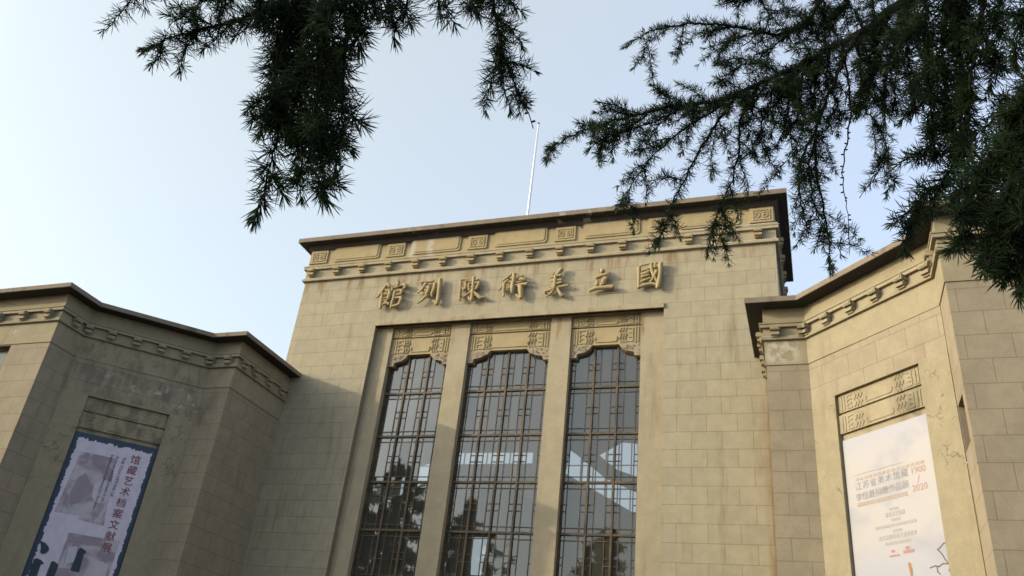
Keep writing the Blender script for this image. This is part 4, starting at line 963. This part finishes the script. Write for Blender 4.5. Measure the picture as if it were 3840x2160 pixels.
 ('R',[[16.149,-19.06,4.153],[16.134,-19.034,4.048],[16.076,-19.037,3.964]],1.5,1.1,0,6),
 ('R',[[16.246,-19.027,4.163],[16.226,-19.004,4.077],[16.242,-18.959,3.977],[16.273,-18.923,3.904]],1.5,1.1,0,6),
 ('M',[[17.185,-19.246,4.323],[16.816,-19.244,4.009],[16.466,-19.311,3.823],[16.241,-19.392,3.742]],0.2,0.4,0,40),
 ('M',[[16.327,-19.366,3.756],[16.31,-19.318,3.587],[16.3,-19.292,3.461],[16.295,-19.253,3.315],[16.289,-19.222,3.182]],1.18,1.15,0,9),
 ('M',[[16.393,-19.351,3.772],[16.353,-19.299,3.557],[16.339,-19.271,3.399],[16.337,-19.256,3.27],[16.326,-19.254,3.158]],1.24,1.15,0,9),
 ('M',[[16.5,-19.357,3.751],[16.437,-19.309,3.527],[16.395,-19.292,3.369],[16.367,-19.287,3.239],[16.334,-19.283,3.108]],1.18,1.15,0,12),
 ('M',[[16.47,-19.256,3.87],[16.423,-19.214,3.668],[16.403,-19.185,3.503],[16.374,-19.176,3.367]],1.24,1.15,0,8),
 ('M',[[16.311,-19.296,3.833],[16.29,-19.255,3.682],[16.26,-19.227,3.548],[16.267,-19.183,3.411]],0.99,1.15,0,6),
 ('M',[[16.569,-19.265,3.848],[16.533,-19.217,3.711],[16.508,-19.167,3.576],[16.486,-19.134,3.473]],1.1,1,0,5),
 ('M',[[16.587,-19.406,3.583],[16.539,-19.415,3.496],[16.501,-19.421,3.413],[16.483,-19.41,3.316]],1.2,1.15,0,6),
 ('M',[[16.605,-19.316,3.445],[16.539,-19.292,3.361],[16.475,-19.275,3.291],[16.432,-19.268,3.25],[16.379,-19.264,3.209]],0.87,1.15,0,8),
 ('M',[[16.38,-19.269,3.218],[16.333,-19.232,3.194],[16.236,-19.225,3.188],[16.188,-19.205,3.19]],0.8,1,0,5),
 ('M',[[16.352,-19.251,3.17],[16.298,-19.217,3.098],[16.263,-19.209,3.082],[16.226,-19.191,3.048],[16.2,-19.157,2.996],[16.19,-19.116,2.941]],0.9,1.05,0,5),
 ('M',[[16.313,-19.237,3.12],[16.28,-19.221,3.072],[16.262,-19.205,3.034],[16.261,-19.183,2.998]],0.8,1,0,4),
 ('M',[[16.531,-19.47,3.242],[16.449,-19.479,3.117],[16.396,-19.482,3.003],[16.355,-19.498,2.916],[16.302,-19.505,2.808],[16.26,-19.524,2.727],[16.217,-19.555,2.665]],1.12,1.15,0,12),
 ('M',[[16.539,-19.482,3.165],[16.446,-19.494,3.02],[16.392,-19.507,2.904],[16.344,-19.52,2.792],[16.307,-19.541,2.7],[16.281,-19.571,2.63]],1.24,1.15,0,10),
 ('M',[[16.537,-19.499,3.089],[16.442,-19.524,2.939],[16.389,-19.549,2.819],[16.347,-19.574,2.704],[16.313,-19.613,2.62]],1.24,1.15,0,10),
 ('M',[[16.505,-19.534,2.921],[16.427,-19.558,2.807],[16.379,-19.574,2.701],[16.345,-19.588,2.599],[16.323,-19.609,2.516]],1.12,1.15,0,8),
 ('M',[[16.35,-19.521,2.9],[16.302,-19.547,2.843],[16.267,-19.56,2.774],[16.246,-19.579,2.723]],0.93,1.15,0,6),
 ('M',[[16.356,-19.592,2.818],[16.318,-19.584,2.711],[16.298,-19.588,2.637],[16.294,-19.597,2.58]],0.99,1.15,0,6),
 ('M',[[16.459,-19.432,3.131],[16.42,-19.425,3.094],[16.379,-19.409,3.04],[16.349,-19.394,2.996]],1.05,1.15,0,6),
]

LINKS = [('L', [(19.75, -18.95, 5.6), (18.6, -19.35, 5.2), (17.2, -19.75, 4.5), (15.706, -19.82, 3.692)], 30),
         ('R', [(19.75, -18.95, 5.4), (18.9, -18.9, 5.35), (18.1, -18.85, 5.05), (17.288, -18.804, 4.679)], 55),
         ('M', [(19.75, -18.95, 4.9), (18.9, -19.05, 4.85), (18.0, -19.15, 4.65), (17.185, -19.246, 4.323)], 50)]
def cedar_trunk(root, x, y, h, r, lean=(0, 0)):
    mb = MB(); k = 14
    pts = [(x + lean[0] * (i / k) ** 1.4 + .05 * math.sin(i * 1.7), y + lean[1] * (i / k) ** 1.4 + .05 * math.cos(i * 1.3), h * i / k - .05) for i in range(k + 1)]
    tube(mb, pts, [r * (1.25 if i == 0 else 1) * (1 - .93 * i / k) + .01 for i in range(k + 1)], 16)
    adopt(smooth(mb.build("trunk", M['bark'])), root); return pts
ced = thing("cedar_tree", "big dark green cedar whose drooping needled branches hang across the top of the view", "tree", (19.8, -18.9, 0), "cedars in front of the museum")
cedar_trunk(ced, 19.8, -18.9, 15.0, .34, (.3, -.2))
total = 0
for nm, pts, r in LINKS: total += strand(ced, pts, 0., .01, .9, r, name="limb")
for (lb, pts, side, dens, bare, r0) in STRANDS: total += strand(ced, pts, side * {'L': 1., 'R': 1.1, 'M': 1.15}[lb], dens * (1.22 if lb == 'R' else 1.4 if r0 > 2.5 else 1.1), bare, r0, L={'L': .048 if side < .93 else .068, 'R': .042, 'M': .062}[lb], tw=1.35 if lb == 'R' else .85, yg=1. if lb == 'R' else .3)
# upper crown of the same tree, above and behind the view
cr = random.Random(8)
for k in range(15):
    h = 6.2 + k * .56; a = math.radians(-150 + k * 137.5 % 200); ln = 3.6 * (1 - (h - 6) / 11) + .5
    a = math.radians(-170 + (k * 73) % 175)           # away from the museum side
    p0 = (19.8 + .02 * k, -18.9, h); d = (math.cos(a), math.sin(a))
    pts = [p0, (p0[0] + d[0] * ln * .5, p0[1] + d[1] * ln * .5, h + .15), (p0[0] + d[0] * ln, p0[1] + d[1] * ln, h - .45)]
    total += strand(ced, pts, 1.1, 1., 0, 45, L=.16, coarse=True, name="crown_branch")

def far_cedar(label, x, y, h, spread, seed, m=48):
    root = thing("cedar_tree", label, "tree", (x, y, 0), "cedars in front of the museum")
    r = np.random.default_rng(seed); cedar_trunk(root, x, y, h, .34)
    acc = []; wood = MB()
    for k in range(46):
        t = (k + .5) / 46; z = 2.2 + (h - 2.4) * t; ln = spread * (1 - t) ** .75 + .4; a = k * 2.39996 + r.uniform(-.3, .3)
        d = np.array([math.cos(a), math.sin(a), 0]); ln *= r.uniform(.75, 1.1)
        P = [np.array([x, y, z]) + d * ln * u + np.array([0, 0, .25 * math.sin(u * 2.6) - .45 * u * u]) * (ln / 3) for u in np.linspace(0, 1, 9)]
        tube(wood, [p.tolist() for p in P], np.linspace(.06, .012, 9).tolist(), 5)
        for p in P[2:]:
            c = p + r.normal(size=(m, 3)) * np.array([.30, .30, .13]) * (ln / 3 + .35)
            D = r.normal(size=(m, 3)); D[:, 2] -= .35; D /= np.linalg.norm(D, axis=1, keepdims=True)
            acc.append((c, D, r.uniform(.25, .5, m), r.uniform(.06, .12, m), r.uniform(0, .25, m)))
    adopt(wood.build("branches", M['bark'], weld=False), root)
    V, F, yv = needles_from(*[np.concatenate([q[i] for q in acc]) for i in range(5)])
    adopt(link("crown", tri_mesh("crown", V, F, yv, M['needle']), []), root)
far_cedar("tall narrow cedar added outside the view to shade the left wing front", -24.0, -13.5, 17.2, 2.6, 1, 60)  # unseen sun blocker, narrowed to shade only the left front block
far_cedar("broad cedar added behind the viewer to shade the near branches, mirrored in the window glass", 4.5, -26.0, 13.5, 4.6, 2)  # unseen sun blocker, keeps direct light off the near cedar branches
opp = [(-34, -38, 17, 4.2, "dark cedar at the left end of the row across the square"), (-24, -37, 18, 4.8, "cedar across the square, second from the left end of the row"),
       (-13.5, -28, 19.5, 5.6, "tallest broad cedar across the square, darkening the left lattice window"), (-17.5, -31, 20, 5.4, "cedar across the square, between the tallest one and the left end of the row"), (-9.5, -26.5, 17.5, 4.8, "cedar across the square, nearest of the row to the viewer's left"), (-6, -30.5, 16.5, 5.0, "cedar across the square, mirrored at the foot of the middle window"),
       (9, -44, 13, 4.0, "low cedar farthest back behind the viewer"), (14.5, -39, 14.5, 4.2, "cedar straight behind the viewer, mirrored low in the right window")]
for k, (x, y, h, sp, lab) in enumerate(opp): far_cedar(lab, x, y, h, sp, 10 + k, 75)
print("needles", total)
